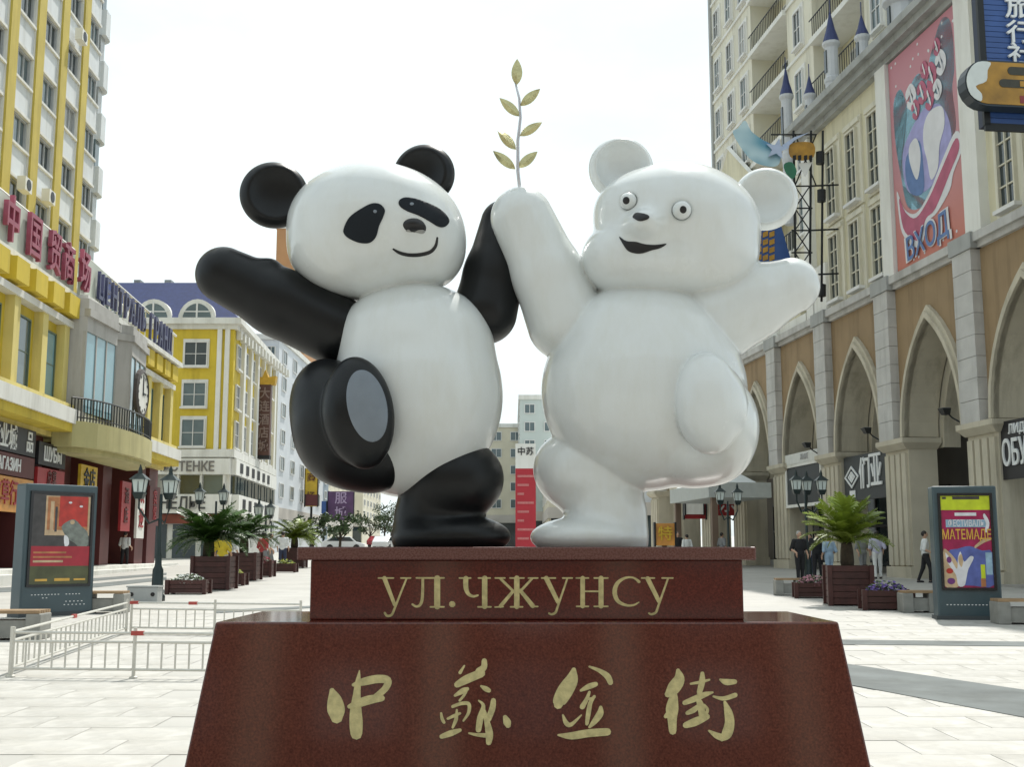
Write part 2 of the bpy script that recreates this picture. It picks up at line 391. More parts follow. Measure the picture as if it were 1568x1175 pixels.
ZH2 = [[[(238, 130, 36), (222, 205, 96), (172, 290, 118), (130, 365, 100), (122, 390, 70)], [(355, 106, 15), (430, 136, 30), (490, 178, 46), (513, 225, 40)], [(292, 285, 20), (350, 256, 42), (402, 238, 36)],
        [(355, 297, 20), (335, 350, 30), (302, 408, 40)], [(392, 330, 22), (362, 380, 32), (347, 460, 36), (336, 536, 26)], [(325, 352, 14), (370, 346, 20), (395, 336, 14)], [(156, 470, 14), (182, 530, 36), (220, 540, 30), (295, 470, 10)],
        [(440, 412, 26), (434, 460, 52), (392, 520, 42), (356, 560, 20)], [(122, 620, 15), (220, 626, 55), (350, 606, 60), (490, 596, 56)]],
       [[(1020, 135, 30), (1028, 200, 84), (985, 270, 96), (945, 312, 52)], [(988, 330, 60), (976, 420, 94), (976, 500, 70), (980, 590, 56)], [(928, 480, 30), (962, 440, 42)], [(1202, 158, 30), (1200, 220, 46), (1180, 300, 40)],
        [(1115, 235, 16), (1190, 222, 24), (1255, 205, 15)], [(1070, 378, 36), (1150, 346, 46), (1220, 316, 40), (1280, 300, 14)], [(1165, 340, 30), (1190, 400, 52), (1200, 470, 50)], [(1090, 455, 30), (1140, 430, 42), (1170, 400, 25)],
        [(1215, 395, 20), (1240, 430, 24), (1225, 470, 26)], [(1078, 546, 46), (1150, 520, 62), (1235, 482, 46)], [(1335, 203, 14), (1380, 222, 46), (1445, 220, 36)], [(1285, 330, 14), (1360, 346, 32), (1448, 320, 36)],
        [(1370, 374, 22), (1396, 450, 60), (1406, 530, 72), (1385, 610, 78), (1350, 645, 46)], [(1252, 588, 15), (1310, 624, 46), (1355, 640, 50)]]]
k = 320 / 1568
for st in ZH: letter(st, 480, 990, k, pb, N_PL)
for st in ZH2: letter(st, 830, 1000, k, pb, N_PL)
RU = [[[(122, 104, 44), (225, 372, 34)], [(345, 104, 18), (280, 265, 20), (225, 405, 22), (195, 470, 24), (150, 482, 24), (126, 452, 22)], [(62, 103, 15), (213, 103, 15)], [(287, 103, 15), (384, 103, 15)]],
      [[(650, 104, 60), (650, 388, 60)], [(506, 110, 26), (502, 290, 30), (482, 368, 28), (440, 388, 22), (402, 366, 20)], [(442, 102, 16), (718, 102, 16)], [(582, 392, 16), (718, 392, 16)]],
      [[(798, 364, 62), (802, 366, 62)]],
      [[(936, 106, 50), (938, 200, 48), (962, 262, 36), (1010, 286, 26), (1056, 276, 20)], [(1125, 104, 54), (1125, 388, 54)], [(872, 103, 15), (985, 103, 15)], [(1062, 103, 15), (1180, 103, 15)], [(1058, 392, 16), (1188, 392, 16)]],
      [[(1446, 104, 54), (1446, 388, 54)], [(1378, 103, 15), (1518, 103, 15)], [(1384, 392, 16), (1504, 392, 16)], [(1284, 110, 26), (1416, 240, 26)], [(1230, 103, 15), (1328, 103, 15)], [(1412, 232, 30), (1284, 384, 38)], [(1228, 394, 14), (1310, 390, 14)],
       [(1478, 240, 26), (1602, 106, 22)], [(1562, 103, 15), (1656, 103, 15)], [(1480, 226, 34), (1606, 382, 46)], [(1592, 388, 14), (1656, 388, 14)]]]
RU2 = [[[(238, 104, 48), (357, 345, 40)], [(450, 104, 18), (400, 250, 20), (352, 390, 22), (330, 448, 24), (292, 466, 22), (266, 456, 20)], [(192, 103, 15), (330, 103, 15)], [(402, 103, 15), (498, 103, 15)]],
       [[(602, 104, 46), (602, 384, 46)], [(786, 104, 50), (786, 384, 50)], [(602, 236, 16), (786, 236, 16)], [(538, 103, 15), (660, 103, 15)], [(542, 387, 15), (660, 387, 15)], [(718, 103, 15), (854, 103, 15)], [(718, 387, 15), (854, 387, 15)]],
       [[(1166, 140, 30), (1110, 100, 18), (1030, 102, 24), (952, 152, 38), (922, 240, 46), (952, 330, 38), (1032, 374, 26), (1110, 374, 20), (1164, 346, 12)]],
       [[(1252, 108, 46), (1366, 336, 40)], [(1456, 106, 18), (1405, 250, 20), (1356, 390, 22), (1335, 446, 24), (1292, 466, 22), (1266, 456, 20)], [(1192, 103, 15), (1320, 103, 15)], [(1396, 103, 15), (1504, 103, 15)]]]
k = 240 / 1568; o_b, n_b = Vector((0, FY + .08, 0)), Vector((0, -1, 0))
for st in RU: letter(st, 570, 870, k, o_b, n_b)
for st in RU2: letter(st, 800, 870, k, o_b, n_b)

# ------------------------------------------------------------ the two sculptures
def paint(name, c, rough, dirt):
    m = mat(name, c, rough, .03, 1.2, (.10 if c[0] > .1 else .14), coat=.0 if c[0] < .1 else .6, spec=.3, bscale=3.6)
    nt = m.node_tree; b = nt.nodes['Principled BSDF']
    # rain streaks and grime: vertical stretched noise
    tc = nt.nodes.new('ShaderNodeTexCoord'); mp = nt.nodes.new('ShaderNodeMapping'); mp.inputs['Scale'].default_value = (4, 4, 1.1)
    no = nt.nodes.new('ShaderNodeTexNoise'); no.inputs['Scale'].default_value = 1.6; no.inputs['Detail'].default_value = 8; no.inputs['Roughness'].default_value = .7
    rp = nt.nodes.new('ShaderNodeValToRGB'); rp.color_ramp.elements[0].position = .45; rp.color_ramp.elements[1].position = .95
    rp.color_ramp.elements[0].color = (1, 1, 1, 1); rp.color_ramp.elements[1].color = dirt + (1,)
    mx = nt.nodes.new('ShaderNodeMix'); mx.data_type = 'RGBA'; mx.blend_type = 'MULTIPLY'; mx.inputs[0].default_value = 1
    src = b.inputs['Base Color'].links[0].from_socket
    nt.links.new(tc.outputs['Object'], mp.inputs[0]); nt.links.new(mp.outputs[0], no.inputs['Vector']); nt.links.new(no.outputs['Fac'], rp.inputs['Fac'])
    nt.links.new(src, mx.inputs[6]); nt.links.new(rp.outputs['Color'], mx.inputs[7]); nt.links.new(mx.outputs[2], b.inputs['Base Color'])
    n4 = nt.nodes.new('ShaderNodeTexNoise'); n4.inputs['Scale'].default_value = 3.2; n4.inputs['Detail'].default_value = 8; n4.inputs['Roughness'].default_value = .65
    r4 = nt.nodes.new('ShaderNodeMapRange'); r4.inputs[1].default_value = .35; r4.inputs[2].default_value = .7; r4.inputs[3].default_value = rough * .85; r4.inputs[4].default_value = rough * 1.3
    nt.links.new(tc.outputs['Object'], n4.inputs['Vector']); nt.links.new(n4.outputs['Fac'], r4.inputs[0]); nt.links.new(r4.outputs[0], b.inputs['Roughness'])
    return m
M_WHITE = paint('white_gloss_paint', (.67, .705, .705), .22, (.90, .88, .82))
M_BLACK = paint('black_gloss_paint', (.006, .007, .008), .36, (1.5, 1.5, 1.5))
M_DARKPATCH = mat('dark_slate_paint', (.016, .020, .025), .75, .1, 4, spec=.15)
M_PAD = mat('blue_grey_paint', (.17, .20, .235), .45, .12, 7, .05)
M_INK = mat('black_paint', (.006, .006, .007), .4, .1)
Y0 = 7.42
CAMO = Vector((0, 0, EYE))
def S(px, py, dy=0.0): return np.array(at(px, py, Y0 + dy))
def K(py, dy=0.0):
    p = at(784, py, Y0 + dy); return (p.y * CP + (p.z - EYE) * SP) / FPX
def E(px, py, rx, rz, ry, dy=0.0, rot=0.0, yaw=0.0):
    k = K(py, dy); return s_ell(S(px, py, dy), (rx * k, ry * k, rz * k), rot, yaw)
def C(a, b):                                         # (px, py, radius px, dy)
    return s_cone(S(a[0], a[1], a[3]), S(b[0], b[1], b[3]), a[2] * K(a[1], a[3]), b[2] * K(b[1], b[3]))
H = .0175
def decal(name, outline, bvh, m, parent, lift=.006, step=2.2):
    vs, fs = fill2d(outline, step); pos = []
    for v in vs:
        d = ray(v.x, v.y).normalized(); h = bvh.ray_cast(CAMO, d)
        if h[0] is None: h = bvh.find_nearest(CAMO + d * Y0)
        n = h[1] if h[1].dot(d) < 0 else -h[1]
        pos.append(h[0] + n * lift)
    mb = MB(); mb.add(pos, fs); me = bpy.data.meshes.new(name); me.from_pydata(mb.v, [], mb.f)
    for p in me.polygons: p.use_smooth = True
    bm = bmesh.new(); bm.from_mesh(me); bmesh.ops.recalc_face_normals(bm, faces=bm.faces)
    if sum((f.normal.dot(f.calc_center_median() - CAMO) for f in bm.faces)) > 0: bmesh.ops.reverse_faces(bm, faces=bm.faces)
    bm.to_mesh(me); bm.free()
    o = place(name, me, m, parent)
    so = o.modifiers.new('thickness', 'SOLIDIFY'); so.thickness = lift * 2; so.offset = -1
    return o
def ellipse(cx, cy, a, b, rot=0, n=28):
    c, s = math.cos(R(rot)), math.sin(R(rot))
    return [(cx + a * math.cos(t) * c - b * math.sin(t) * s, cy + a * math.cos(t) * s + b * math.sin(t) * c) for t in [2 * math.pi * i / n for i in range(n)]]
def statue(name, label):
    return thing(name, label, 'statue')
panda = statue('panda_statue', 'glossy black and white panda sculpture dancing on one leg on the pedestal')
def spart(name, fn, m, root, h=H): return place(name, sdf_mesh(name, fn, h), m, root)
# panda: torso and head
p_torso = s_union(.10, E(640, 606, 130, 152, 122), E(635, 518, 117, 84, 102), E(610, 690, 80, 66, 80, -.03))
p_head = s_union(.08, E(576, 353, 136, 103, 116, -.03, -5), E(548, 386, 104, 72, 100, -.03), E(660, 384, 50, 56, 76, -.05), E(632, 348, 44, 30, 50, -.27))
body = spart('body', s_union(.014, p_torso, p_head), M_WHITE, panda)
bv = bvh_of(body.data)
def ear(px, py, r, dy, dish_px, dish_py, yaw, tilt, m, root, name='ear', deep=.46):
    k = K(py, dy); c = S(px, py, dy)
    disc = s_ell(c, (r * k, r * k * .56, r * k), tilt, yaw)
    n = np.array([math.sin(R(yaw)) * 1.0, -math.cos(R(yaw)), 0])
    dish = s_ell(c + n * r * k * .60 + np.array([dish_px * k, 0, dish_py * k]), (r * k * .92, r * k * deep, r * k * .92), tilt, yaw)
    return spart(name, s_sub(.012, disc, dish), m, root, .012)
ear(420, 299, 52, .02, 3, -1, 12, 0, M_BLACK, panda)
ear(649, 268, 48, .04, -2, -2, -8, 0, M_BLACK, panda)
spart('arm', s_union(.05, C((518, 508, 54, .0), (425, 462, 52, -.06)), C((430, 464, 51, -.06), (343, 421, 43, -.12)), E(408, 412, 20, 14, 24, -.10, 25)), M_BLACK, panda)
spart('arm', s_union(.05, C((742, 478, 50, .06), (757, 420, 46, .10)), C((757, 420, 45, .10), (772, 342, 36, .12))), M_BLACK, panda)
lift_leg = s_union(.07, E(523, 652, 76, 96, 80, -.20, 10), E(568, 700, 62, 56, 60, -.18), E(497, 612, 50, 62, 60, -.16))
foot = s_union(.03, E(551, 632, 54, 88, 34, -.52, 11, -16), E(540, 640, 44, 74, 60, -.42, 10, -16))
leg1 = spart('leg', s_union(.012, lift_leg, foot), M_BLACK, panda, .015)
stand = s_floor(s_union(.06, E(694, 738, 78, 66, 74, -.02, 12), C((678, 745, 62, 0), (664, 800, 56, -.02)), E(694, 822, 88, 34, 66, -.07), C((654, 790, 48, -.02), (654, 830, 49, -.02)), E(668, 824, 62, 36, 60, -.05)), PED_TOP - .005)
spart('leg', stand, M_BLACK, panda)
decal('foot_pad', smooth_poly(ellipse(562, 622, 30, 56, -12), 2), bvh_of(leg1.data), M_PAD, panda, .003)
def z1(l, x0=500, y0=270, k=220 / 1568): return [(x0 + p[0] * k, y0 + p[1] * k) + tuple(q * k for q in p[2:]) for p in l]
e1 = decal('eye_patch', smooth_poly(z1([(190, 570), (250, 450), (370, 360), (490, 300), (580, 305), (635, 365), (620, 440), (575, 540), (540, 660), (470, 725), (360, 725), (250, 680), (195, 630)]), 4), bv, M_DARKPATCH, panda)
e2 = decal('eye_patch', smooth_poly(z1([(790, 270), (850, 235), (960, 245), (1090, 290), (1200, 340), (1290, 410), (1335, 490), (1290, 550), (1220, 550), (1120, 490), (1010, 430), (880, 380), (800, 325)]), 4), bv, M_DARKPATCH, panda)
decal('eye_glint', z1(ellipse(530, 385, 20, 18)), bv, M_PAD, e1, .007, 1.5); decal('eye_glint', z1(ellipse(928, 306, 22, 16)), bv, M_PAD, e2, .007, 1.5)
nose = spart('nose', s_union(.02, E(632, 345, 18, 11, 14, -.455), E(619, 354, 8, 9, 9, -.43, 30), E(645, 350, 8, 8, 9, -.43)), M_INK, panda, .007)
decal('nose_chip', smooth_poly(z1([(850, 625), (890, 580), (940, 612), (1000, 588), (1060, 585), (1078, 615), (1000, 645), (940, 636), (880, 655)]), 3), bvh_of(nose.data), mat('worn_nose_paint', (.34, .34, .33), .4, .25, 30), nose, .003, 1.2)  # pale grey patch where the paint under the nose is chipped
decal('mouth', stroke(z1([(730, 795, 20), (800, 835, 34), (900, 858, 38), (1020, 855, 40), (1130, 825, 38), (1190, 760, 32), (1208, 670, 18)])), bv, M_INK, panda, .003, 2.0)

# polar bear
bear = statue('polar_bear_statue', 'glossy all-white polar bear sculpture holding up a gilded leafy sprig')
b_torso = s_union(.11, E(986, 600, 157, 152, 132), E(982, 520, 118, 84, 102))
b_head = s_union(.095, E(1040, 348, 124, 97, 112, -.02, -6), E(945, 396, 55, 52, 68, -.10), E(1076, 398, 82, 62, 84, -.06), E(986, 350, 33, 27, 52, -.35), E(1000, 412, 92, 48, 84, -.10), E(975, 325, 64, 52, 74, -.08))
b_arms = [s_union(.05, C((868, 492, 62, .0), (838, 420, 54, -.03)), C((838, 420, 54, -.03), (799, 334, 48, -.05))),
          s_union(.05, C((1088, 492, 72, .02), (1150, 462, 58, -.02)), C((1150, 462, 58, -.02), (1212, 438, 43, -.06)))]
b_lift = s_union(.06, E(1100, 655, 60, 82, 92, -.16), E(1062, 690, 80, 58, 80, -.10))
b_foot = s_union(.02, E(1084, 618, 52, 79, 44, -.50, 3, 8), E(1096, 624, 46, 70, 66, -.36, 3, 8))
b_stand = s_union(.06, E(902, 724, 86, 68, 76, .07, -10), C((920, 740, 62, .06), (926, 800, 58, .0)), E(900, 823, 88, 32, 66, -.07), C((940, 790, 50, -.02), (940, 832, 51, -.02)))
eyes = [(962, 308, 13.5, -.305), (1044, 322, 14.5, -.315)]
b_all = s_union(.014, s_union(.03, b_torso, b_lift), b_stand, b_arms[0], b_arms[1])
b_all = s_union(.012, b_all, b_head)
b_all = s_union(.004, b_all, b_foot)
b_all = s_floor(b_all, PED_TOP - .005)
pre = sdf_mesh('pre', b_all, .03); pbv = bvh_of(pre)
ecs = []
for px, py, r, _ in eyes:
    h = pbv.ray_cast(CAMO, ray(px, py).normalized())[0]; ecs.append((np.array(h), r * K(py, -.4)))
for c, r in ecs: b_all = s_sub(.012, b_all, s_ell(c, (r * 1.03,) * 3))
bbody = spart('body', b_all, M_WHITE, bear, .0155)
bbv = bvh_of(bbody.data)
for px, py, r, dy, yaw in ((951, 259, 50, .03, 4), (1172, 305, 49, .02, -10)):
    ear(px, py, r, dy, 0, -1, yaw, 0, M_WHITE, bear, deep=.64)
pup = ((959, 307), (1046, 321))
for (c, r), (px, py) in zip(ecs, pup):
    eb = spart('eye', s_ell(c, (r * .98, r * .98, r * .98)), M_WHITE, bear, .006)
    decal('pupil', ellipse(px, py, 5.0, 5.6), bvh_of(eb.data), M_INK, eb, .003, 1.2)
def z2(l): return z1(l, 900, 270)
decal('nose', smooth_poly(z2([(495, 445), (530, 405), (590, 408), (650, 425), (670, 450), (640, 475), (570, 490), (520, 470)]), 3), bbv, M_INK, bear, .006, 2)
decal('mouth', smooth_poly(z2([(345, 660), (420, 705), (530, 715), (620, 740), (740, 748), (858, 738), (790, 785), (700, 808), (600, 840), (520, 842), (440, 815), (390, 750)]), 4), bbv, M_INK, bear, .004, 2)

# gilded sprig held up by the bear
M_LEAF = mat('gilded_leaf', (.50, .46, .24), .3, .15, 40, .1, metal=.6)
M_STEM = mat('silver_stem', (.55, .55, .58), .3, .08, 20, metal=.7)
BY = Y0 - .05
sprig = thing('olive_sprig', 'thin silver stem with seven gilded leaves standing in the raised white paw', 'sprig', tuple(at(797, 290, BY)))
so = Vector(sprig.location)
MB().tube([at(797, 300, BY) - so, at(793, 262, BY) - so, at(793, 215, BY) - so, at(797, 180, BY) - so, at(795, 150, BY) - so, at(789, 126, BY) - so], [.011, .011, .010, .009, .008, .006], 8).build('stem', M_STEM, sprig, True)
for bx, by, tx, ty, w in ((791, 130, 792, 90, 17), (797, 162, 827, 136, 15), (796, 178, 765, 150, 15), (796, 208, 830, 187, 14), (790, 229, 762, 199, 15), (789, 259, 755, 231, 15), (793, 257, 823, 232, 15)):
    a, b = Vector((bx, by)), Vector((tx, ty)); d = b - a; q = Vector((-d.y, d.x)).normalized()
    rows = []; N = 9
    mb = MB(); tops = []; bots = []
    yw = random.uniform(-.012, .012)
    for i in range(N):
        t = i / (N - 1); wd = w / 2 * math.sin(math.pi * t ** .9) ** .8 if 0 < t < 1 else 0.3
        c = a + d * t
        for j, f_ in enumerate((-1, -.5, 0, .5, 1)):
            p = c + q * wd * f_
            dep = -.022 * (1 - abs(f_)) * math.sin(math.pi * t) + yw * f_
            tops.append(at(p.x, p.y, BY + dep) - so); bots.append(at(p.x, p.y, BY + dep + .007) - so)
    fs = []
    for i in range(N - 1):
        for j in range(4): fs.append([i * 5 + j, i * 5 + j + 1, i * 5 + j + 6, i * 5 + j + 5])
    n = len(tops); mb.add(tops + bots, fs + [[q_ + n for q_ in reversed(f_)] for f_ in fs])
    mb.build('leaf', M_LEAF, sprig)
# ------------------------------------------------------------ shared window builder
M_GLASS = mat('window_glass', (.035, .05, .055), .06, .3, .5, spec=.6)
M_GLASS2 = mat('window_glass_pale', (.10, .14, .15), .08, .3, .5, spec=.6)
M_GLASS3 = mat('window_curtain', (.33, .34, .33), .25, .2, 2)
M_DARKIN = mat('dark_interior', (.018, .018, .017), .7, .3, 1)
M_FRAME = mat('white_frame', (.68, .68, .66), .45, .06)
WIN = {}
def window(root, t, y, z, w, h, fm=None, gm=None, nx=2, nz=1, fw=.07, out=.10, sill=None, sm=None, arch=False):
    """casing on the wall face at local y, pane set back inside the casing; t,z: lower centre"""
    key = (round(w, 3), round(h, 3), nx, nz, fw, out, (fm or M_FRAME).name)
    if key not in WIN:
        mb = MB(); mb.box(-w / 2, -w / 2 + fw, 0, out, 0, h).box(w / 2 - fw, w / 2, 0, out, 0, h).box(-w / 2 + fw, w / 2 - fw, 0, out, 0, fw).box(-w / 2 + fw, w / 2 - fw, 0, out, h - fw, h)
        for i in range(1, nx): x = -w / 2 + w * i / nx; mb.box(x - fw * .35, x + fw * .35, 0, out * .7, fw, h - fw)
        for i in range(1, nz): zz = h * i / nz; mb.box(-w / 2 + fw, w / 2 - fw, 0, out * .6, zz - fw * .3, zz + fw * .3)
        WIN[key] = (mb.mesh('window'), MB().box(-w / 2 + fw * .5, w / 2 - fw * .5, .005, .03, fw * .5, h - fw * .5))
        WIN[key][0].materials.append(fm or M_FRAME)
    g = gm or random.choice((M_GLASS, M_GLASS, M_GLASS2))
    o = place('window', WIN[key][0], None, root, (t, y, z))
    gk = (key, g.name)
    if gk not in WIN: WIN[gk] = WIN[key][1].mesh('pane'); WIN[gk].materials.append(g)
    place('pane', WIN[gk], None, o)
    if sill:
        sk = ('sill', round(w, 3), sill, (sm or M_FRAME).name)
        if sk not in WIN: WIN[sk] = MB().box(-w / 2 - .12, w / 2 + .12, 0, sill, -.13, -.002).mesh('sill'); WIN[sk].materials.append(sm or M_FRAME)
        place('sill', WIN[sk], None, o)
    return o

# ------------------------------------------------------------ arcade building along the right of the street
M_TAN = mat('tan_stucco', (.31, .22, .125), .85, .12, .7, .25, bscale=25)
M_PALESTONE = mat('pale_grey_stone', (.50, .495, .475), .75, .12, 1.5, .25, bscale=18)
M_CREAMSTONE = mat('cream_stone', (.52, .48, .38), .75, .10, 1.2, .2, bscale=20)
M_CREAM = mat('cream_stucco', (.66, .62, .45), .8, .06, .8, .1)
M_PALECREAM = mat('pale_cream_stucco', (.70, .675, .56), .8, .06, .6, .1)
M_OFFWHITE = mat('offwhite_plaster', (.74, .74, .70), .7, .05, 1)
M_GREYCORN = mat('grey_cornice', (.36, .37, .36), .7, .10, 1.5, .1)
M_ROOFNAVY = mat('navy_roof_tile', (.028, .042, .14), .55, .2, 4, .2)
M_BLACKIRON = mat('black_iron', (.012, .014, .015), .45, .15, 8, metal=.3)
for m_ in (M_TAN, M_PALESTONE, M_CREAMSTONE, M_CREAM, M_PALECREAM, M_GREYCORN): weather(m_, .42)
weather(M_OFFWHITE, .22)
RP0, RP1 = (15.3975, 39.3735), (13.062, 58.353)
RU_ = Vector((RP1[0] - RP0[0], RP1[1] - RP0[1])).normalized()
BAY = 6.374
arc = bld('arcade_building', 'tan and cream arcade building with tall pointed arches, carved piers and a grey roof cornice', 'building', RP0, RP1)
def rworld(t, off, z): return Vector((RP0[0] + RU_.x * t - RU_.y * off, RP0[1] + RU_.y * t + RU_.x * off, z))
def rbase(t): return gz(rworld(t, 0, 0).y)
ZS, ZA, ZC = 5.9, 10.05, 11.62                        # springing, inner apex, underside of cornice
def arch_pts(x0, x1, zs, za, n=9):
    """pointed arch from (x0,zs) over the apex to (x1,zs)"""
    xm = (x0 + x1) / 2; hw = (x1 - x0) / 2; hh = za - zs; r = (hw * hw + hh * hh) / (2 * hw)
    L = []
    a1 = math.atan2(hh, r - hw) if r > hw else math.pi / 2
    for i in range(n + 1):
        a = a1 * i / n; L.append((x0 + r - r * math.cos(a), zs + r * math.sin(a)))
    L[-1] = (xm, za)
    return L + [(x0 + x1 - p[0], p[1]) for p in L[-2::-1]]
PIER_T = [BAY * k + .1 for k in range(-1, 8)]
def strip_faces(mb, A, B):
    o = len(mb.v); n = len(A); mb.v += A + B; mb.f += [[o + i, o + i + 1, o + n + i + 1, o + n + i] for i in range(n - 1)]
for k in range(len(PIER_T) - 1):
    x0, x1 = PIER_T[k], PIER_T[k + 1] - 1.95           # clear opening between piers
    xa, xb = PIER_T[k] - .6, PIER_T[k + 1] - .6
    ap = arch_pts(x0, x1, ZS, ZA)
    mb = MB()
    full = [(xa, ZS)] + ap + [(xb, ZS)]; top = [(p[0], ZC + .5) for p in full]
    for y in (0, -.95): strip_faces(mb, [(p[0], y, p[1]) for p in full], [(p[0], y, p[1]) for p in top])
    mb.build('wall_bay', M_TAN, arc)
    mb = MB(); strip_faces(mb, [(p[0], .005, p[1]) for p in ap], [(p[0], -1.2, p[1]) for p in ap]); mb.build('arch_soffit', M_CREAMSTONE, arc)
    # moulded archivolt, two steps
    for wd, pr, nm in ((.30, .16, 'archivolt'), (.14, .26, 'archivolt_roll')):
        ou = arch_pts(x0 - wd, x1 + wd, ZS, ZA + wd * 1.45); ii = arch_pts(x0 + .02, x1 - .02, ZS, ZA - .03)
        mb = MB(); strip_faces(mb, [(p[0], pr, p[1]) for p in ii], [(p[0], pr, p[1]) for p in ou])
        strip_faces(mb, [(p[0], pr, p[1]) for p in ou], [(p[0], -.01, p[1]) for p in ou]); strip_faces(mb, [(p[0], -.02, p[1]) for p in ii], [(p[0], pr, p[1]) for p in ii])
        mb.build(nm, M_CREAMSTONE, arc)
    # inner order of the vault, set back inside the passage
    jj = arch_pts(x0 + .30, x1 - .30, ZS - .4, ZA - .5); oo = arch_pts(x0 - .3, x1 + .3, ZS - .4, ZA + .4)
    mb = MB(); strip_faces(mb, [(p[0], -1.25, p[1]) for p in jj], [(p[0], -1.25, p[1]) for p in oo]); strip_faces(mb, [(p[0], -1.25, p[1]) for p in jj], [(p[0], -1.9, p[1]) for p in jj]); mb.build('inner_arch', M_CREAMSTONE, arc)
for k, T in enumerate(PIER_T):
    b = rbase(T) - .1
    # clustered pier: four shafts on a base
    mb = MB().box(T - 1.95, T + .0, -1.1, .02, b, 5.45)
    for i in range(4): x = T - 1.86 + i * .47; mb.box(x, x + .33, .02, .13, b + .55, 5.3)
    mb.box(T - 2.02, T + .07, -1.15, .17, b, b + .5)
    mb.build('pier', M_CREAMSTONE, arc)
    MB().frustum((T - 1.98, T + .03, -1.12, .12, 5.45), (T - 2.16, T + .2, -1.2, .34, 5.68)).box(T - 2.16, T + .2, -1.2, .34, 5.68, 5.86).build('capital', M_CREAMSTONE, arc)
    mb = MB()
    for i in range(8):                                  # pilaster of stone blocks with open joints
        z0 = 5.86 + i * (ZC - 5.86) / 8; z1_ = 5.86 + (i + 1) * (ZC - 5.86) / 8 - .015
        MB().box(T - 1.42, T - .18, 0, .34 + .006 * (i % 2), z0, z1_).build('stone_block', M_PALESTONE, arc)
    MB().box(T - 1.56, T - .04, 0, .40, ZC, ZC + .55).build('cornice_block', M_GREYCORN, arc)
LEN0, LEN1 = PIER_T[0] - 2.1, PIER_T[-1] + .2
MB().box(LEN0, LEN1, 0, .16, ZC, ZC + .2).box(LEN0, LEN1, 0, .32, ZC + .2, ZC + .5).build('cornice', M_PALESTONE, arc)
# passage: back wall, ceiling, end wall
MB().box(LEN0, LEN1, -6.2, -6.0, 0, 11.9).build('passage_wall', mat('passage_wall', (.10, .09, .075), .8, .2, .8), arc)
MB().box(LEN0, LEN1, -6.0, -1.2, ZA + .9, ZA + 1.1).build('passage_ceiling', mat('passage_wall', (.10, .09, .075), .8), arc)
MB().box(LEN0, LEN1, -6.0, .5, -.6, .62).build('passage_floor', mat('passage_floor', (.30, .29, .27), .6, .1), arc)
for k in range(len(PIER_T) - 1):
    x0, x1 = PIER_T[k] + .2, PIER_T[k + 1] - 2.1
    sf = MB()
    for i in range(4):
        x = x0 + (x1 - x0) * i / 3; sf.box(x - .05, x + .05, -6.0, -5.85, .62, 4.6)
    sf.box(x0, x1, -6.0, -5.86, 4.5, 4.65).box(x0, x1, -6.0, -5.86, 2.9, 3.0)
    o = sf.build('shopfront', M_BLACKIRON, arc); MB().box(x0, x1, -5.99, -5.95, .65, 4.5).build('pane', M_GLASS, o)
# upper storeys
UZ0, UZ1 = ZC + .5, 20.55
U1 = 13.6
MB().box(LEN0, U1, -6, -.05, UZ0, UZ1).build('upper_wall', M_CREAM, arc)
MB().box(U1 - .75, U1 + .06, -.05, .22, UZ0, UZ1).build('corner_pilaster', M_OFFWHITE, arc)
for a, b_ in ((4.45, 5.35), (-2.0, -1.0)):
    MB().box(a, b_, -.05, .30, UZ0, UZ1).build('white_pilaster', M_OFFWHITE, arc)
for t in (8.3, 6.1, 10.5, -3.4):
    for z, h in ((12.45, 2.9), (16.15, 3.1)):
        MB().box(t - .85, t + .85, -.05, .04, z - .25, z + h + .45).box(t - .80, t + .80, -.05, .12, z + h + .16, z + h + .36).build('window_surround', M_PALECREAM, arc)
        window(arc, t, .04, z, 1.05, h, mat('cream_frame', (.6, .57, .45), .5), M_GLASS, 2, 4, .08, .14, .26)
MB().box(LEN0, U1 + .3, -6, .25, UZ1, UZ1 + .25).box(LEN0, U1 + .45, -6, .55, UZ1 + .25, UZ1 + .55).box(LEN0, U1 + .6, -6, .8, UZ1 + .55, UZ1 + .85).build('roof_cornice', M_GREYCORN, arc)
MB().box(U1 + .6, LEN1, -6, .05, UZ0, UZ0 + .5).build('terrace_parapet', M_OFFWHITE, arc)
# low gallery windows above the arcade beyond the upper wall
for t in (16.0, 18.2, 22.5):
    MB().box(t - 1.0, t + 1.0, -.6, -.02, UZ0 + .5, UZ0 + 2.6).build('gallery_wall', M_CREAM, arc); window(arc, t, -.02, UZ0 + .8, .9, 1.5, None, M_GLASS, 2, 2)
for T in PIER_T[3:6]:
    MB().box(T - 1.5, T - .1, -.4, .2, UZ0 + .05, UZ0 + 2.2).build('parapet_post', M_OFFWHITE, arc)
# pointed turrets on the roof cornice
for (t, off, zt, r, hc, hb) in ((18.2, -.9, 18.0, .30, 1.5, 6.7), (15.1, -.9, 18.0, .25, 1.0, 5.5), (12.3, -.9, 21.3, .33, 1.55, 3.6), (8.95, -.9, 21.3, .27, 1.0, 2.4), (5.75, -1.2, 21.3, .62, 1.2, 2.5)):
    MB().lathe([(r, 0), (r, hb * .48), (r * 1.12, hb * .5), (r * 1.12, hb * .55), (r * .92, hb * .57), (r * .92, hb - .15), (r * 1.25, hb), (r * 1.25, hb + .12)], 12, (t, off, zt)).build('turret', mat('turret_grey', (.55, .57, .60), .6, .08), arc)
    MB().lathe([(r * 1.2, 0), (r * .62, hc * .42), (.02, hc)], 12, (t, off, zt + hb + .12)).tube([(t, off, zt + hb + hc), (t, off, zt + hb + hc + .7)], .025, 5).build('turret_cone', M_ROOFNAVY, arc)
    MB().box(t - .12, t + .12, off + r * .8, off + r * .98, zt + hb * .62, zt + hb * .92).build('turret_slit', M_GLASS, arc)
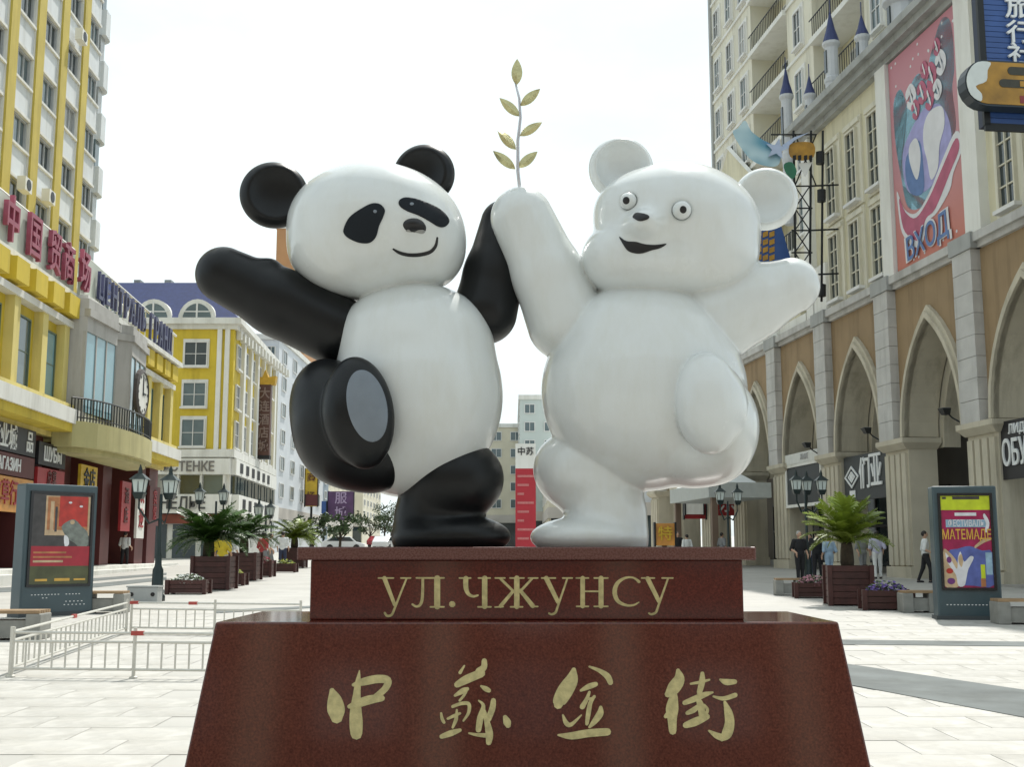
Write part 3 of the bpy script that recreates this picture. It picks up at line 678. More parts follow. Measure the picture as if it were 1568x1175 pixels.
for (t, off, zt) in ((16.6, -1.4, 21.4),):
    MB().box(t - .5, t + .5, off - .3, off + .3, 17.6, zt + 1.2).build('turret_link', mat('turret_grey', (.55, .57, .60), .6, .08), arc)

# flood lights on the capitals
for k in (1, 2, 3):
    T = PIER_T[k]; fl = thing('flood_light', 'black flood light bracketed to the ' + ('nearest visible' if k == 1 else 'second' if k == 2 else 'third') + ' arcade pier beside its arch', 'flood light', tuple(rworld(T + .15, .3, 6.25)), math.atan2(RU_.y, RU_.x), 'flood lights on the arcade piers')
    MB().tube([(-.1, -.1, -.3), (.1, .12, -.1), (.17, .22, .05)], .03, 6).build('bracket', M_BLACKIRON, fl)
    MB().frustum((.05, .32, .2, .38, 0), (.0, .36, .18, .5, .22)).build('housing', M_BLACKIRON, fl)
    MB().box(.03, .33, .21, .47, .2205, .235).build('lens', M_GLASS3, fl)

# shop boards hung in the arches
def board(name, label, t0, t1, z0, z1_, off, m, fm=None, fw=.10):
    o = thing(name, label, 'sign', tuple(rworld((t0 + t1) / 2, off, z0)), math.atan2(RU_.y, RU_.x)); w = (t1 - t0) / 2; h = z1_ - z0
    MB().box(-w, w, -.12, 0, 0, h).build('panel', m, o)
    if fm: MB().box(-w - fw, -w, -.14, .05, -fw, h + fw).box(w, w + fw, -.14, .05, -fw, h + fw).box(-w, w, -.14, .05, -fw, 0).box(-w, w, -.14, .05, h, h + fw).build('border', fm, o)
    return o, w, h
M_SIGNDK = mat('charcoal_sign', (.022, .028, .032), .5, .15)
M_LETW = mat('white_sign_letters', (.72, .74, .74), .5, .05)
o, w, h = board('shop_sign', 'black shop board with tall white Cyrillic letters at the right edge of the arcade', -4.15, -1.85, 3.9, 5.75, -.05, mat('black_sign', (.012, .012, .016), .5), None)
place('lettering', text_mesh('ОБУВЬ', 1.15, .05, .62), M_LETW, o, (-.1, .03, .78), TXT_OUT)
place('lettering', text_mesh('ЛИДЕР', .42, .05, 1.0), M_LETW, o, (-.1, .03, 1.55), TXT_OUT)
o, w, h = board('shop_sign', 'charcoal shop board with a white diamond emblem and white characters in an arch', 6.6, 10.75, 3.75, 5.6, -.05, M_SIGNDK)
dm = MB()
for s0, s1 in ((1.0, .80), (.52, .34)):
    q = [(math.cos(a), math.sin(a) * .75) for a in (0, math.pi / 2, math.pi, 3 * math.pi / 2)]
    for i in range(4):
        a, b_ = q[i], q[(i + 1) % 4]; vs = [(a[0] * s0, a[1] * s0), (b_[0] * s0, b_[1] * s0), (b_[0] * s1, b_[1] * s1), (a[0] * s1, a[1] * s1)]
        dm.prism([(1.25 + .72 * v[0], .98 + .62 * v[1]) for v in vs], .01, .05)
dm.prism([(1.25 + .16 * math.cos(a), .98 + .12 * math.sin(a)) for a in [math.pi * i / 4 for i in range(8)]], .01, .05)
dm.build('emblem', M_LETW, o)
place('lettering', text_mesh('们业', 1.35, .05, .82), M_LETW, o, (-.62, .03, .98), TXT_OUT)
MB().box(.95, 1.5, .01, .04, .12, .42).build('emblem_plate', M_LETW, o)
MB().box(-1.6, -.5, .01, .04, 1.68, 1.8).build('trim_line', M_LETW, o)
o, w, h = board('shop_sign', 'dark hanging board with a broad white border and a pale header behind the street lamp', 13.0, 17.2, 3.85, 5.6, .1, M_SIGNDK, M_OFFWHITE, .14)
MB().box(-w - .14, w + .14, -.14, .07, h + .142, h + .62).build('header', mat('pale_header', (.62, .63, .60), .6, .1, 3), o)
place('lettering', text_mesh('КАФЕ', .34, .03, 1.0), mat('grey_letters', (.42, .42, .42), .6), o, (-.4, .09, h + .38), TXT_OUT)

# big banner between the white pilasters
bn = thing('banner', 'tall pink and red printed banner with blue and white shapes on the arcade building', 'banner', tuple(rworld(1.72, .1, 11.85)), math.atan2(RU_.y, RU_.x))
BW, BH = 5.35, 8.65
def bprint(name, poly, m, lvl, st=0):
    """poly in banner units, x 0..1 from the far (photo left) edge, z 0..1 from the top"""
    vs, fs = fill2d([((.5 - p[0]) * BW, (1 - p[1]) * BH) for p in poly]); n = len(vs); y = .06 + .006 * lvl
    return MB().add([(v.x, y, v.y) for v in vs], fs).build(name, m, bn)
def banner_mat():
    m = mat('banner_red', (.62, .22, .24), .55, .06, .5); nt = m.node_tree; b = nt.nodes['Principled BSDF']
    tc = nt.nodes.new('ShaderNodeTexCoord'); sp = nt.nodes.new('ShaderNodeSeparateXYZ'); rp = nt.nodes.new('ShaderNodeValToRGB')
    mr = nt.nodes.new('ShaderNodeMapRange'); mr.inputs[2].default_value = BH
    rp.color_ramp.elements[0].color = (.52, .17, .11, 1); rp.color_ramp.elements[1].color = (.50, .20, .24, 1)
    e = rp.color_ramp.elements.new(.5); e.color = (.50, .24, .27, 1)
    nt.links.new(tc.outputs['Object'], sp.inputs[0]); nt.links.new(sp.outputs[2], mr.inputs[0]); nt.links.new(mr.outputs[0], rp.inputs['Fac']); nt.links.new(rp.outputs[0], b.inputs['Base Color']); return m
MB().box(-BW / 2, BW / 2, 0, .06, 0, BH).build('sheet', banner_mat(), bn)
M_BB = mat('banner_blue', (.22, .42, .68), .6, .25, 1.5); M_BW = mat('banner_white', (.66, .66, .68), .6, .08, 2); M_BV = mat('banner_violet', (.33, .32, .58), .6, .2, 2); M_BR = mat('banner_ribbon', (.42, .10, .17), .6, .2, 2)
M_BC = mat('banner_cyan', (.32, .58, .72), .6, .2, 2); M_BN = mat('banner_navy', (.10, .18, .38), .6, .2, 2)
blob = lambda pts, n=4: smooth_poly(pts, n)
bprint('print_shape', blob([(.06, .20), (.18, .16), (.28, .26), (.34, .18), (.46, .16), (.58, .22), (.62, .14), (.8, .02), (.93, .07), (.94, .26), (.9, .34), (.92, .5), (.8, .62), (.62, .72), (.4, .74), (.2, .70), (.12, .55), (.06, .38)]), M_BC, 0)
bprint('print_shape', blob([(.16, .46), (.3, .38), (.5, .33), (.72, .36), (.84, .46), (.84, .58), (.66, .66), (.4, .68), (.2, .62)]), M_BV, 1)
bprint('print_shape', blob([(.22, .48), (.42, .45), (.46, .58), (.44, .68), (.28, .66), (.2, .58)]), M_BN, 2)
bprint('print_shape', blob([(.28, .44), (.38, .43), (.43, .50), (.41, .57), (.36, .61), (.30, .56), (.26, .49)]), M_BW, 3)
bprint('print_shape', blob([(.50, .40), (.60, .36), (.76, .38), (.78, .46), (.70, .53), (.66, .62), (.56, .65), (.52, .56), (.48, .48)]), M_BW, 3)
for i, (x, z, r) in enumerate(((.34, .24, .09), (.5, .26, .08), (.64, .22, .09), (.78, .2, .085), (.40, .31, .07), (.6, .31, .08), (.72, .30, .07), (.55, .17, .06), (.74, .12, .06))):
    M_ = (M_BW, M_BR)[i % 2]
    bprint('print_lettering', stroke([(x - r * .7, z - r * .3, r * .5), (x, z - r * .5, r * .45), (x + r * .6, z, r * .5), (x, z + r * .4, r * .4), (x - r * .6, z + r * .2, r * .35)]), M_BR if i % 3 else M_BW, 4 + i * .3)
    bprint('print_lettering', stroke([(x - r * .2, z - r * .45, r * .22), (x + r * .25, z + r * .3, r * .22)]), M_BW, 8 + i * .3)
bprint('print_ribbon', blob([(.05, .60), (.15, .70), (.32, .75), (.52, .70), (.72, .60), (.92, .52), (.99, .60), (.86, .68), (.8, .74), (.62, .80), (.48, .82), (.38, .90), (.24, .88), (.1, .8), (.06, .7)]), M_BW, 2.2)
bprint('print_ribbon', blob([(.08, .64), (.17, .72), (.32, .77), (.52, .72), (.72, .63), (.91, .55), (.95, .60), (.82, .67), (.6, .78), (.46, .80), (.36, .87), (.25, .85), (.12, .78)]), M_BR, 3.2)
o = place('print_lettering', text_mesh('ВХОД', 1.2, .01, .95), M_BW, bn, (.15, .115, BH * .115), (math.pi / 2, R(-4), math.pi), (1.1, 1.1, 1))
place('print_lettering', text_mesh('ВХОД', 1.2, .01, .95), M_BN, bn, (.15, .135, BH * .115), (math.pi / 2, R(-4), math.pi))
for i in range(26): x, z = random.uniform(.04, .96), random.choice((random.uniform(.02, .14), random.uniform(.9, .99))); bprint('print_spot', ellipse(x, z, .012, .007, 0, 6), M_BW, 1)

# blue blade sign and the long rounded sign, both square to the facade
M_BLUE = mat('blue_slat_sign', (.03, .085, .27), .45, .15, 2)
rz = math.atan2(RU_.y, RU_.x) + math.pi / 2           # local x runs from the facade out over the street, local +y looks back at the viewer
SY = 30.0
zs_ = lambda py: at(1530, py, SY).z
bs = thing('blade_sign', 'blue slatted vertical blade sign with three white Chinese characters', 'sign', tuple(rworld(-9.3, .1, zs_(203))), rz)
sb_len = 4.12; sh = zs_(-60) - zs_(203)
MB().box(.0, sb_len, -.14, .12, 0, sh).build('core', mat('navy_box', (.012, .02, .05), .5), bs)
for i in range(int((sh - .1) / .15)):
    MB().box(.06, sb_len - .16, .12, .16, .08 + i * .15, .08 + i * .15 + .135).build('slat', M_BLUE, bs)
MB().box(sb_len - .15, sb_len + .02, .10, .2, 0, sh).box(0, sb_len, .12, .2, -.14, .06).build('frame', M_BLACKIRON, bs)
for py, ch in zip((25, 62, 96), '旅行社'):
    place('character', text_mesh(ch, .66, .06, 1.25), M_LETW, bs, (2.98, .21, zs_(py) - zs_(203)), TXT_OUT)
ls = thing('rounded_sign', 'long round-ended amber and black sign with a white foam end', 'sign', tuple(rworld(-9.75, .15, zs_(184))), rz)
PL = 4.85; PH = zs_(116) - zs_(184)
def pill(x0, x1, z0, z1_, n=10):
    r = (z1_ - z0) / 2; zc = (z0 + z1_) / 2
    return [(x0, z0)] + [(x1 - r + r * math.sin(a) * .95, zc - r * math.cos(a)) for a in [math.pi * i / n for i in range(n + 1)]] + [(x0, z1_)]
MB().prism(pill(0, PL, 0, PH), -.2, .2).build('case', mat('dark_sign_case', (.02, .03, .04), .4), ls)
MB().prism(pill(0, PL - .05, .05, PH - .05), .2, .22).build('face', mat('amber_face', (.36, .19, .02), .4, .45, 1.6), ls)
MB().prism(smooth_poly([(PL - .75, PH - .08), (PL - .4, PH - .08), (PL - .16, PH - .3), (PL - .06, PH * .5), (PL - .16, .26), (PL - .42, .1), (PL - .45, .3), (PL - .3, .5), (PL - .6, .65), (PL - .65, PH - .3)], 3), .22, .235).build('foam', mat('foam_white', (.6, .64, .62), .5, .1, 3), ls)
for zz, x0, x1, hh in ((PH * .78, .2, PL - 1.2, .22), (PH * .5, .3, PL - .95, .22)):
    MB().prism(pill(x0, x1, zz - hh / 2, zz + hh / 2), .22, .232).build('print_band', mat('dark_print', (.035, .033, .02), .5, .3, 6), ls)
MB().box(.1, PL - 1.5, .22, .230, .1, .3).build('print_band', mat('red_print', (.22, .03, .03), .5, .3, 6), ls)
for i in range(9): MB().box(PL - 3.4 + i * .22, PL - 3.28 + i * .22, .232, .24, PH * .44, PH * .56).build('print_mark', mat('amber_face', (.36, .19, .02), .4), ls)

# lattice mast with crescent moon sign
sgn = thing('lattice_sign', 'black lattice sign mast carrying a blue crescent moon, a star and an orange board', 'sign', tuple(at(1243, 462, 47.0)), 0)
so = Vector(sgn.location); L_ = lambda px, py, dy=0: at(px, py, 47.0 + dy) - so
mb = MB()
for px in (1219, 1240, 1258):
    for dy in ((0, .7) if px != 1258 else (0,)): mb.tube([L_(px, 462, dy), L_(px + (-4 if px == 1219 else 2), 200, dy)], .05, 6)
mb.build('post', M_BLACKIRON, sgn)
ys = list(range(285, 462, 34))
for i, py in enumerate(ys):
    mb = MB(); mb.tube([L_(1212, py), L_(1244, py)], .035, 5).tube([L_(1240, py, .7), L_(1240, py)], .03, 5)
    if i + 1 < len(ys):
        mb.tube([L_(1217, py), L_(1240, ys[i + 1])], .028, 5).tube([L_(1240, py), L_(1217, ys[i + 1])], .028, 5)
    if i % 2 == 0: mb.tube([L_(1240, py), L_(1284, py - 2)], .04, 5)
    mb.build('brace', M_BLACKIRON, sgn)
mb = MB(); mb.tube([L_(1217, 285), L_(1250, 205)], .03, 5).tube([L_(1217, 205), L_(1250, 285)], .03, 5).tube([L_(1180, 206), L_(1250, 206)], .035, 5); mb.build('brace', M_BLACKIRON, sgn)
def sprism(name, poly, m, d0, d1):
    vs, fs = fill2d(poly); n = len(vs)
    a = [L_(v.x, v.y, d0) for v in vs]; b_ = [L_(v.x, v.y, d1) for v in vs]; bd = {}
    for f in fs:
        for p, q in zip(f, list(f[1:]) + [f[0]]): bd[(p, q)] = 1
    return MB().add(a + b_, [list(f) for f in fs] + [[i + n for i in reversed(f)] for f in fs] + [[p, q, q + n, p + n] for (p, q) in bd if (q, p) not in bd]).build(name, m, sgn)
def moon_mat():
    m = mat('moon_blue', (.12, .30, .42), .4, .3, .7); nt = m.node_tree; b = nt.nodes['Principled BSDF']
    tc = nt.nodes.new('ShaderNodeTexCoord'); no = nt.nodes.new('ShaderNodeTexNoise'); no.inputs['Scale'].default_value = .55; rp = nt.nodes.new('ShaderNodeValToRGB')
    rp.color_ramp.elements[0].color = (.03, .11, .36, 1); rp.color_ramp.elements[0].position = .35; rp.color_ramp.elements[1].color = (.50, .66, .70, 1); rp.color_ramp.elements[1].position = .68
    e = rp.color_ramp.elements.new(.5); e.color = (.12, .32, .42, 1)
    nt.links.new(tc.outputs['Object'], no.inputs['Vector']); nt.links.new(no.outputs['Fac'], rp.inputs['Fac']); nt.links.new(rp.outputs[0], b.inputs['Base Color']); return m
sprism('moon', smooth_poly([(1141, 184), (1150, 200), (1165, 212), (1180, 220), (1192, 226), (1196, 240), (1190, 254), (1172, 254), (1152, 246), (1136, 228), (1122, 203), (1130, 196)], 3), moon_mat(), -.35, -.1)
st_ = [(1190 + (19 if i % 2 == 0 else 8) * math.cos(R(-80 + 36 * i)), 228 + (17 if i % 2 == 0 else 7) * math.sin(R(-80 + 36 * i))) for i in range(10)]
sprism('star', st_, mat('star_blue', (.42, .50, .66), .4), -.55, -.36)
sprism('tail', [(1198, 222), (1216, 210), (1240, 202), (1218, 214), (1200, 230)], mat('star_blue', (.42, .50, .66), .4), -.5, -.37)
sprism('orange_board', smooth_poly([(1209, 222), (1225, 217), (1246, 220), (1246, 240), (1228, 246), (1210, 240)], 3), mat('orange_board', (.42, .22, .02), .4, .35, 3), -.3, -.12)
for x in (1214, 1222, 1231, 1239): sprism('board_mark', [(x, 238), (x + 5, 237), (x + 5, 245), (x, 246)], M_BLACKIRON, -.34, -.31)
sprism('green_board', smooth_poly([(1200, 252), (1212, 248), (1220, 262), (1214, 274), (1204, 266)], 3), mat('green_board', (.02, .16, .08), .4, .3, 3), -.3, -.12)
sprism('white_panel', [(1222, 250), (1244, 248), (1233, 272)], M_OFFWHITE, -.2, -.12)
for px, py in ((1256, 242), (1258, 300), (1258, 445)): MB().tube([L_(px, py - 9, -.2), L_(px, py + 9, -.2)], .18, 10).build('spot_lamp', M_BLACKIRON, sgn)
hb = thing('hanging_sign', 'slanted blue board with orange lettering half hidden behind the white bear head', 'sign', tuple(at(1180, 400, 48.5)), 0)
so2 = Vector(hb.location); L2 = lambda px, py, dy=0: at(px, py, 48.5 + dy) - so2
MB().add([L2(1140, 345, .2), L2(1196, 345, .2), L2(1213, 404, .2), L2(1140, 404, .2), L2(1140, 345), L2(1196, 345), L2(1213, 404), L2(1140, 404)], [[0, 1, 2, 3], [7, 6, 5, 4], [0, 4, 5, 1], [1, 5, 6, 2], [2, 6, 7, 3], [3, 7, 4, 0]]).build('panel', M_BLUE, hb)
for i in range(4):
    for j in range(3): x = 1158 + j * 10; y = 356 + i * 12; MB().add([L2(x, y, -.04), L2(x + 8, y - 3, -.04), L2(x + 8, y + 5, -.04), L2(x, y + 8, -.04), L2(x + 4, y + 2, .01)], [[0, 1, 2, 3], [0, 1, 4], [1, 2, 4], [2, 3, 4], [3, 0, 4]]).build('lettering', mat('orange_board', (.42, .22, .02), .4), hb)

# ------------------------------------------------------------ pale apartment tower above the arcade
off = -3.0
tw = bld('apartment_tower', 'tall pale cream apartment tower with deep balconies above the arcade building', 'building', tuple(rworld(0, off, 0))[:2], tuple(rworld(20, off, 0))[:2])
segs = [(-10, -2, 'w'), (-2, 4, 'b'), (4, 13.2, 'w'), (13.2, 19.6, 'b'), (19.6, 23.3, 'w'), (23.3, 29.4, 'b'), (29.4, 37.4, 'w')]
TZ0, FH, NF = 12.0, 3.5, 10
MB().box(-10, 37.4, -12, -1.6, 12, TZ0 + FH * NF).build('core_wall', M_CREAM, tw)
for a, b_, kd in segs:
    if kd == 'w':
        MB().box(a, b_, -1.6, 0, 12, TZ0 + FH * NF).build('wall', M_PALECREAM, tw)
        n = max(1, round((b_ - a) / 2.7))
        for i in range(n):
            t = a + (b_ - a) * (i + .5) / n
            for fl in range(2, NF):
                z = 11.55 + FH * fl
                if z < 20 and t < 13: continue
                MB().box(t - .72, t + .72, 0, .07, z - .22, z + 2.3).build('window_surround', M_OFFWHITE, tw)
                window(tw, t, .07, z, 1.1, 2.05, M_FRAME, random.choice((M_GLASS, M_GLASS2, M_GLASS3)), 2, 2, .07, .12, .2)
        for fl in range(2, NF): MB().box(a, b_, 0, .10, 10.95 + FH * fl, 11.13 + FH * fl).build('string_course', M_OFFWHITE, tw)
    else:
        for fl in range(1, NF + 1):
            z = 11.05 + FH * fl - .0
            if z < 20 and b_ < 13: continue
            MB().box(a, b_, -1.59, .25, z - .3, z).build('balcony_slab', M_OFFWHITE, tw)
            rl = MB().tube([(a, .18, z + 1.05), (b_, .18, z + 1.05)], .035, 5)
            for i in range(int((b_ - a) / .28)): x = a + .14 + i * .28; rl.box(x - .014, x + .014, .165, .195, z, z + 1.05)
            rl.build('railing', M_BLACKIRON, tw)
            for t in (a + (b_ - a) * .3, a + (b_ - a) * .7): window(tw, t, -1.6, z + .02, 1.5, 2.4, M_FRAME, random.choice((M_GLASS, M_GLASS2, M_GLASS3)), 3, 1)
# far end trim of the tower
MB().box(37.4, 37.75, -12, .15, 12, TZ0 + FH * NF).build('corner_strip', M_GREYCORN, tw)
gp = MB().prism([(29.2, 24.4), (37.8, 24.4), (33.5, 27.4)], .1, .35).build('gable', M_CREAM, tw)
for (a, b_) in (((29.2, 24.4), (33.5, 27.5)), ((37.8, 24.4), (33.5, 27.5))):
    MB().tube([(a[0], .3, a[1]), (b_[0], .3, b_[1])], .16, 4).build('gable_trim', M_OFFWHITE, tw)
MB().lathe([(.3, 0), (.3, .5), (.02, 2.2)], 8, (37.2, .3, 24.5)).build('finial', M_ROOFNAVY, tw)

# ------------------------------------------------------------ farther frontage on the right, seen past the bear
cn = bld('canopy', 'grey flat entrance canopy with a small white tent roof in front of the arcade', 'canopy', tuple(rworld(19.2, 3.4, 0))[:2], tuple(rworld(40, 3.4, 0))[:2])
MB().box(0, 7.5, -3.2, 0, 4.3, 5.05).build('fascia', mat('canopy_grey', (.42, .45, .44), .5, .08), cn)
MB().frustum((1.2, 7.2, -3, -.2, 5.05), (3.9, 4.5, -1.8, -1.4, 6.3)).build('tent_roof', mat('tent_white', (.72, .75, .75), .6, .05), cn)
for x in (.3, 7.2):
    MB().box(x - .15, x + .15, -.5, -.2, 0, 4.3).build('post', mat('brown_post', (.16, .11, .08), .6), cn)
# ------------------------------------------------------------ yellow shopping podium along the left of the street
M_YEL = mat('yellow_stucco', (.62, .47, .045), .75, .10, .8, .1)
M_YELP = mat('pale_yellow_stucco', (.66, .56, .20), .75, .08, .8, .1)
M_WHITEB = mat('white_band', (.70, .70, .66), .7, .06, 1)
M_GREYB = mat('grey_bay_frame', (.42, .41, .39), .6, .08, 1)
M_OLIVE = mat('olive_balcony', (.46, .42, .20), .7, .1, 1)
M_GLASSB = mat('blue_bay_glass', (.20, .36, .42), .07, .25, .4, spec=.7)
M_MAROON = mat('maroon_shopfront', (.10, .022, .022), .6, .25, .8)
M_REDL = mat('red_letters', (.30, .06, .10), .5, .15, 3)
M_NAVYL = mat('navy_letters', (.045, .05, .12), .5, .15, 3)
for m_ in (M_YEL, M_YELP, M_WHITEB, M_OLIVE, M_GREYB): weather(m_, .32)
LP0, LP1 = (-18.746, 63.3), (-17.358, 39.6)
LU = Vector((LP1[0] - LP0[0], LP1[1] - LP0[1])).normalized()
def lworld(t, off, z): return Vector((LP0[0] + LU.x * t - LU.y * off, LP0[1] + LU.y * t + LU.x * off, z))
LRZ = math.atan2(LU.y, LU.x)
pod = bld('shopping_podium', 'yellow two-storey shopping podium with white bands and a glazed bay', 'building', LP0, LP1)
LL = 31.0
MB().box(0, LL, -14, 0, 6.2, 11.6).build('wall', M_YEL, pod)
MB().box(-.15, LL, 0, .75, 6.2, 6.52).build('soffit_band', M_YEL, pod)
MB().box(-.2, LL, 0, .85, 6.52, 7.08).build('white_band', M_WHITEB, pod)
MB().box(-.15, LL, 0, .6, 7.08, 7.3).build('yellow_sill', M_YELP, pod)
MB().box(-.15, LL, 0, .42, 10.36, 10.62).build('white_moulding', M_WHITEB, pod)
for k in range(12):
    t = (.25, 2.65, 5.05, 18.25, 20.75, 23.65, 26.55, 29.45, 20.3, 24.1, 26.1, 29.9)[k]
    if k > 7: continue
    MB().box(t - .28, t + .28, 0, .34, 7.3, 10.36).build('pilaster', M_YELP, pod)
for k in range(11):
    t = .9 + 1.75 * k if k < 4 else 18.4 + 1.9 * (k - 4)
    MB().box(t - .62, t + .62, 0, .62, 10.75, 11.55).build('parapet_block', M_YEL, pod)
for t, w in ((1.45, 1.0), (3.85, 1.0), (6.2, 1.0), (19.35, 1.3), (22.2, 1.35), (25.1, 1.35), (28.0, 1.35)):
    window(pod, t, .01, 7.45, w, 2.5, mat('green_frame', (.10, .14, .09), .5), random.choice((M_GLASS, M_GLASS2, M_GLASSB)), 1, 2, .06, .08)
# roof sign board with letters
for a, b_, off in ((17.2, LL, .35), (-.2, 17.2, .75)):
    MB().box(a + .01, b_, -.2, off, 11.62, 11.85).build('sign_base', M_WHITEB, pod)
MB().box(17.2, LL, .0, .15, 11.85, 13.62).build('sign_board', mat('sign_board_grey', (.50, .53, .47), .6, .1, 1), pod)
MB().box(13.6, 17.2, .3, .42, 11.85, 13.55).build('sign_board', mat('sign_board_grey', (.50, .53, .47), .6, .1, 1), pod)
rail = MB().tube([(LL, .08, 13.68), (17.2, .08, 13.68)], .07, 6).tube([(17.2, .36, 13.6), (0, .36, 13.35)], .06, 6)
for i in range(14): x = .4 + i * 1.0; rail.tube([(x, .3, 11.8), (x, .3, 13.35)], .03, 5)
rail.build('sign_rail', M_WHITEB, pod)
for tt, ch in ((24.6, '中'), (22.35, '国'), (20.15, '贸'), (18.5, '商'), (17.1, '场')):
    place('sign_letter', text_mesh(ch, 1.72, .16, .80), M_REDL, pod, (tt, .30 if tt > 17.3 else .52, 12.72), TXT_OUT)
for i, ch in enumerate('ЦЕНТРАЛЬ'):
    place('sign_letter', text_mesh(ch, 1.55, .12, .78), M_NAVYL, pod, (14.9 - i * 1.02, .55, 12.62), TXT_OUT)
for i, ch in enumerate('ГРАНД'):
    place('sign_letter', text_mesh(ch, 1.85, .12, .66), M_NAVYL, pod, (6.2 - i * .98, .55, 12.52), TXT_OUT)
# glazed bay with two facets, clock and balcony
plan = [(17.9, 0), (17.6, .9), (14.2, 1.15), (13.6, .55), (12.4, .55), (11.8, 1.15), (8.3, .9), (7.2, 0)]
for (a, b_), (c, d) in zip(plan[:-1], plan[1:]):
    mb = MB(); mb.prism([(a, b_), (c, d), (c, d - .3), (a, b_ - .3)], 10.3, 10.9, 'z'); mb.prism([(a + .1, b_ + .12), (c - .1, d + .12), (c, d - .3), (a, b_ - .3)], 10.9, 11.2, 'z'); mb.prism([(a, b_ + .02), (c, d + .02), (c, d - .3), (a, b_ - .3)], 11.2, 11.62, 'z')
    mb.build('bay_cornice', M_GREYB, pod)
    if abs(a - c) > 2.5:
        n = 3; seg = [((a + (c - a) * i / n), (b_ + (d - b_) * i / n)) for i in range(n + 1)]
        for (e, f), (g, h_) in zip(seg[:-1], seg[1:]): MB().prism([(e - .06, f - .06), (g + .06, h_ - .06), (g + .06, h_ - .10), (e - .06, f - .10)], 7.1, 10.3, 'z').build('bay_pane', M_GLASSB, pod)
        fr = MB()
        for e, f in seg: fr.box(e - .05, e + .05, f - .16, f - .02, 7.1, 10.3)
        fr.build('bay_mullion', M_GREYB, pod)
    else:
        MB().prism([(a, b_), (c, d), (c, d - .3), (a, b_ - .3)], 6.6, 10.3, 'z').build('bay_pier', M_GREYB, pod)
arcp = [(18.4, 0)] + [(12.9 + 5.6 * math.cos(a), 1.75 * math.sin(a) ** .7 + .15) for a in [math.pi * i / 14 for i in range(1, 14)]] + [(7.0, 0)]
MB().prism(arcp, 5.65, 6.65, 'z').build('balcony_drum', M_OLIVE, pod)
MB().prism([(12.9 + (p[0] - 12.9) * .93, p[1] * .86) for p in arcp], 5.45, 5.66, 'z').build('balcony_underside', M_OLIVE, pod)
rl = MB()
for (a, b_), (c, d) in zip(arcp[1:-2], arcp[2:-1]):
    rl.tube([(a, b_ - .08, 7.55), (c, d - .08, 7.55)], .035, 5).tube([(a, b_ - .08, 6.8), (c, d - .08, 6.8)], .025, 5)
    for i in range(4): x, y = a + (c - a) * i / 4, b_ + (d - b_) * i / 4 - .08; rl.box(x - .02, x + .02, y - .02, y + .02, 6.65, 7.55)
rl.build('balcony_railing', M_BLACKIRON, pod)
ck = thing('clock', 'white-faced gilded clock hung on the glazed bay of the yellow podium', 'clock', tuple(lworld(10.6, 1.25, 8.75)), LRZ)
ckm = MB().lathe([(.0, 0), (1.12, 0), (1.12, .14), (.95, .2), (.95, .12), (0, .12)], 24); ckm.v = [(p[0], p[2], p[1]) for p in ckm.v]; ckm.build('rim', mat('dark_clock_rim', (.06, .045, .04), .5), ck)
cf = MB().lathe([(0, .13), (.93, .13), (.93, .15), (0, .15)], 24); cf.v = [(p[0], p[2], p[1]) for p in cf.v]; cf.build('face', M_OFFWHITE, ck)
MB().box(-.03, .03, .16, .19, -.1, .75).build('hand', M_BLACKIRON, ck); MB().box(-.5, .05, .16, .18, -.04, .04).build('hand', M_BLACKIRON, ck)
for i in range(12): a = math.pi * i / 6; MB().box(.8 * math.cos(a) - .06, .8 * math.cos(a) + .06, .152, .165, .8 * math.sin(a) - .06, .8 * math.sin(a) + .06).build('hour_mark', M_BLACKIRON, ck)
# ground floor shopfronts
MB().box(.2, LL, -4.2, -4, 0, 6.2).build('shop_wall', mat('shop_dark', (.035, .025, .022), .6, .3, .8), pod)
MB().box(.0, LL, -14, -.01, 6.0, 6.198).build('soffit', M_YELP, pod)
for tt, w in ((.9, .9), (3.4, .8), (9.5, .7), (15.6, .7), (19.0, .6), (23.4, .6), (28, .6)):
    MB().box(tt - w, tt + w, -4, -.3, .3, 6.1).build('shop_pier', M_MAROON, pod)
for i in range(8):
    tt = 2.2 + i * 3.2
    sf = MB()
    for j in range(4): sf.box(tt - 1.3 + j * .85, tt - 1.22 + j * .85, -3.95, -3.85, .6, 4.2)
    sf.box(tt - 1.35, tt + 1.35, -3.95, -3.84, 4.1, 4.3).box(tt - 1.35, tt + 1.35, -3.95, -3.86, 2.8, 2.9)
    o = sf.build('shopfront', M_FRAME, pod); MB().box(tt - 1.3, tt + 1.3, -3.97, -3.93, .6, 4.1).build('pane', M_GLASS, o)
MB().box(-.3, LL, -4, .9, -.5, 1.05).build('step', M_WHITEB, pod); MB().box(-.6, LL, .9, 1.4, -.5, .90).build('step', M_WHITEB, pod)
def lsign(name, label, t0, t1, z0, z1_, off, m, marks, mm):
    o = thing(name, label, 'sign', tuple(lworld((t0 + t1) / 2, off, z0)), LRZ, 'shop signs under the yellow podium'); w = (t1 - t0) / 2; h = z1_ - z0
    MB().box(-w, w, -.12, 0, 0, h).build('panel', m, o)
    for (x, z, s, txt) in marks: place('lettering', text_mesh(txt, s, .03, .9), mm, o, (x, .02, z), TXT_OUT)
    return o
M_BLK = mat('black_sign', (.012, .012, .016), .5); M_RED = mat('red_sign', (.32, .02, .025), .5, .15, 2); M_ORG = mat('orange_sign', (.55, .25, .05), .5, .35, 2); M_YSG = mat('yellow_sign', (.60, .40, .03), .5, .2, 2)
lsign('shop_sign', 'black shop board with bold white characters at the left edge', 20.4, 25.5, 5.05, 6.0, .1, M_BLK, [(.6, .45, .9, '鞋业城'), (-1.9, .45, .8, '品')], M_LETW)
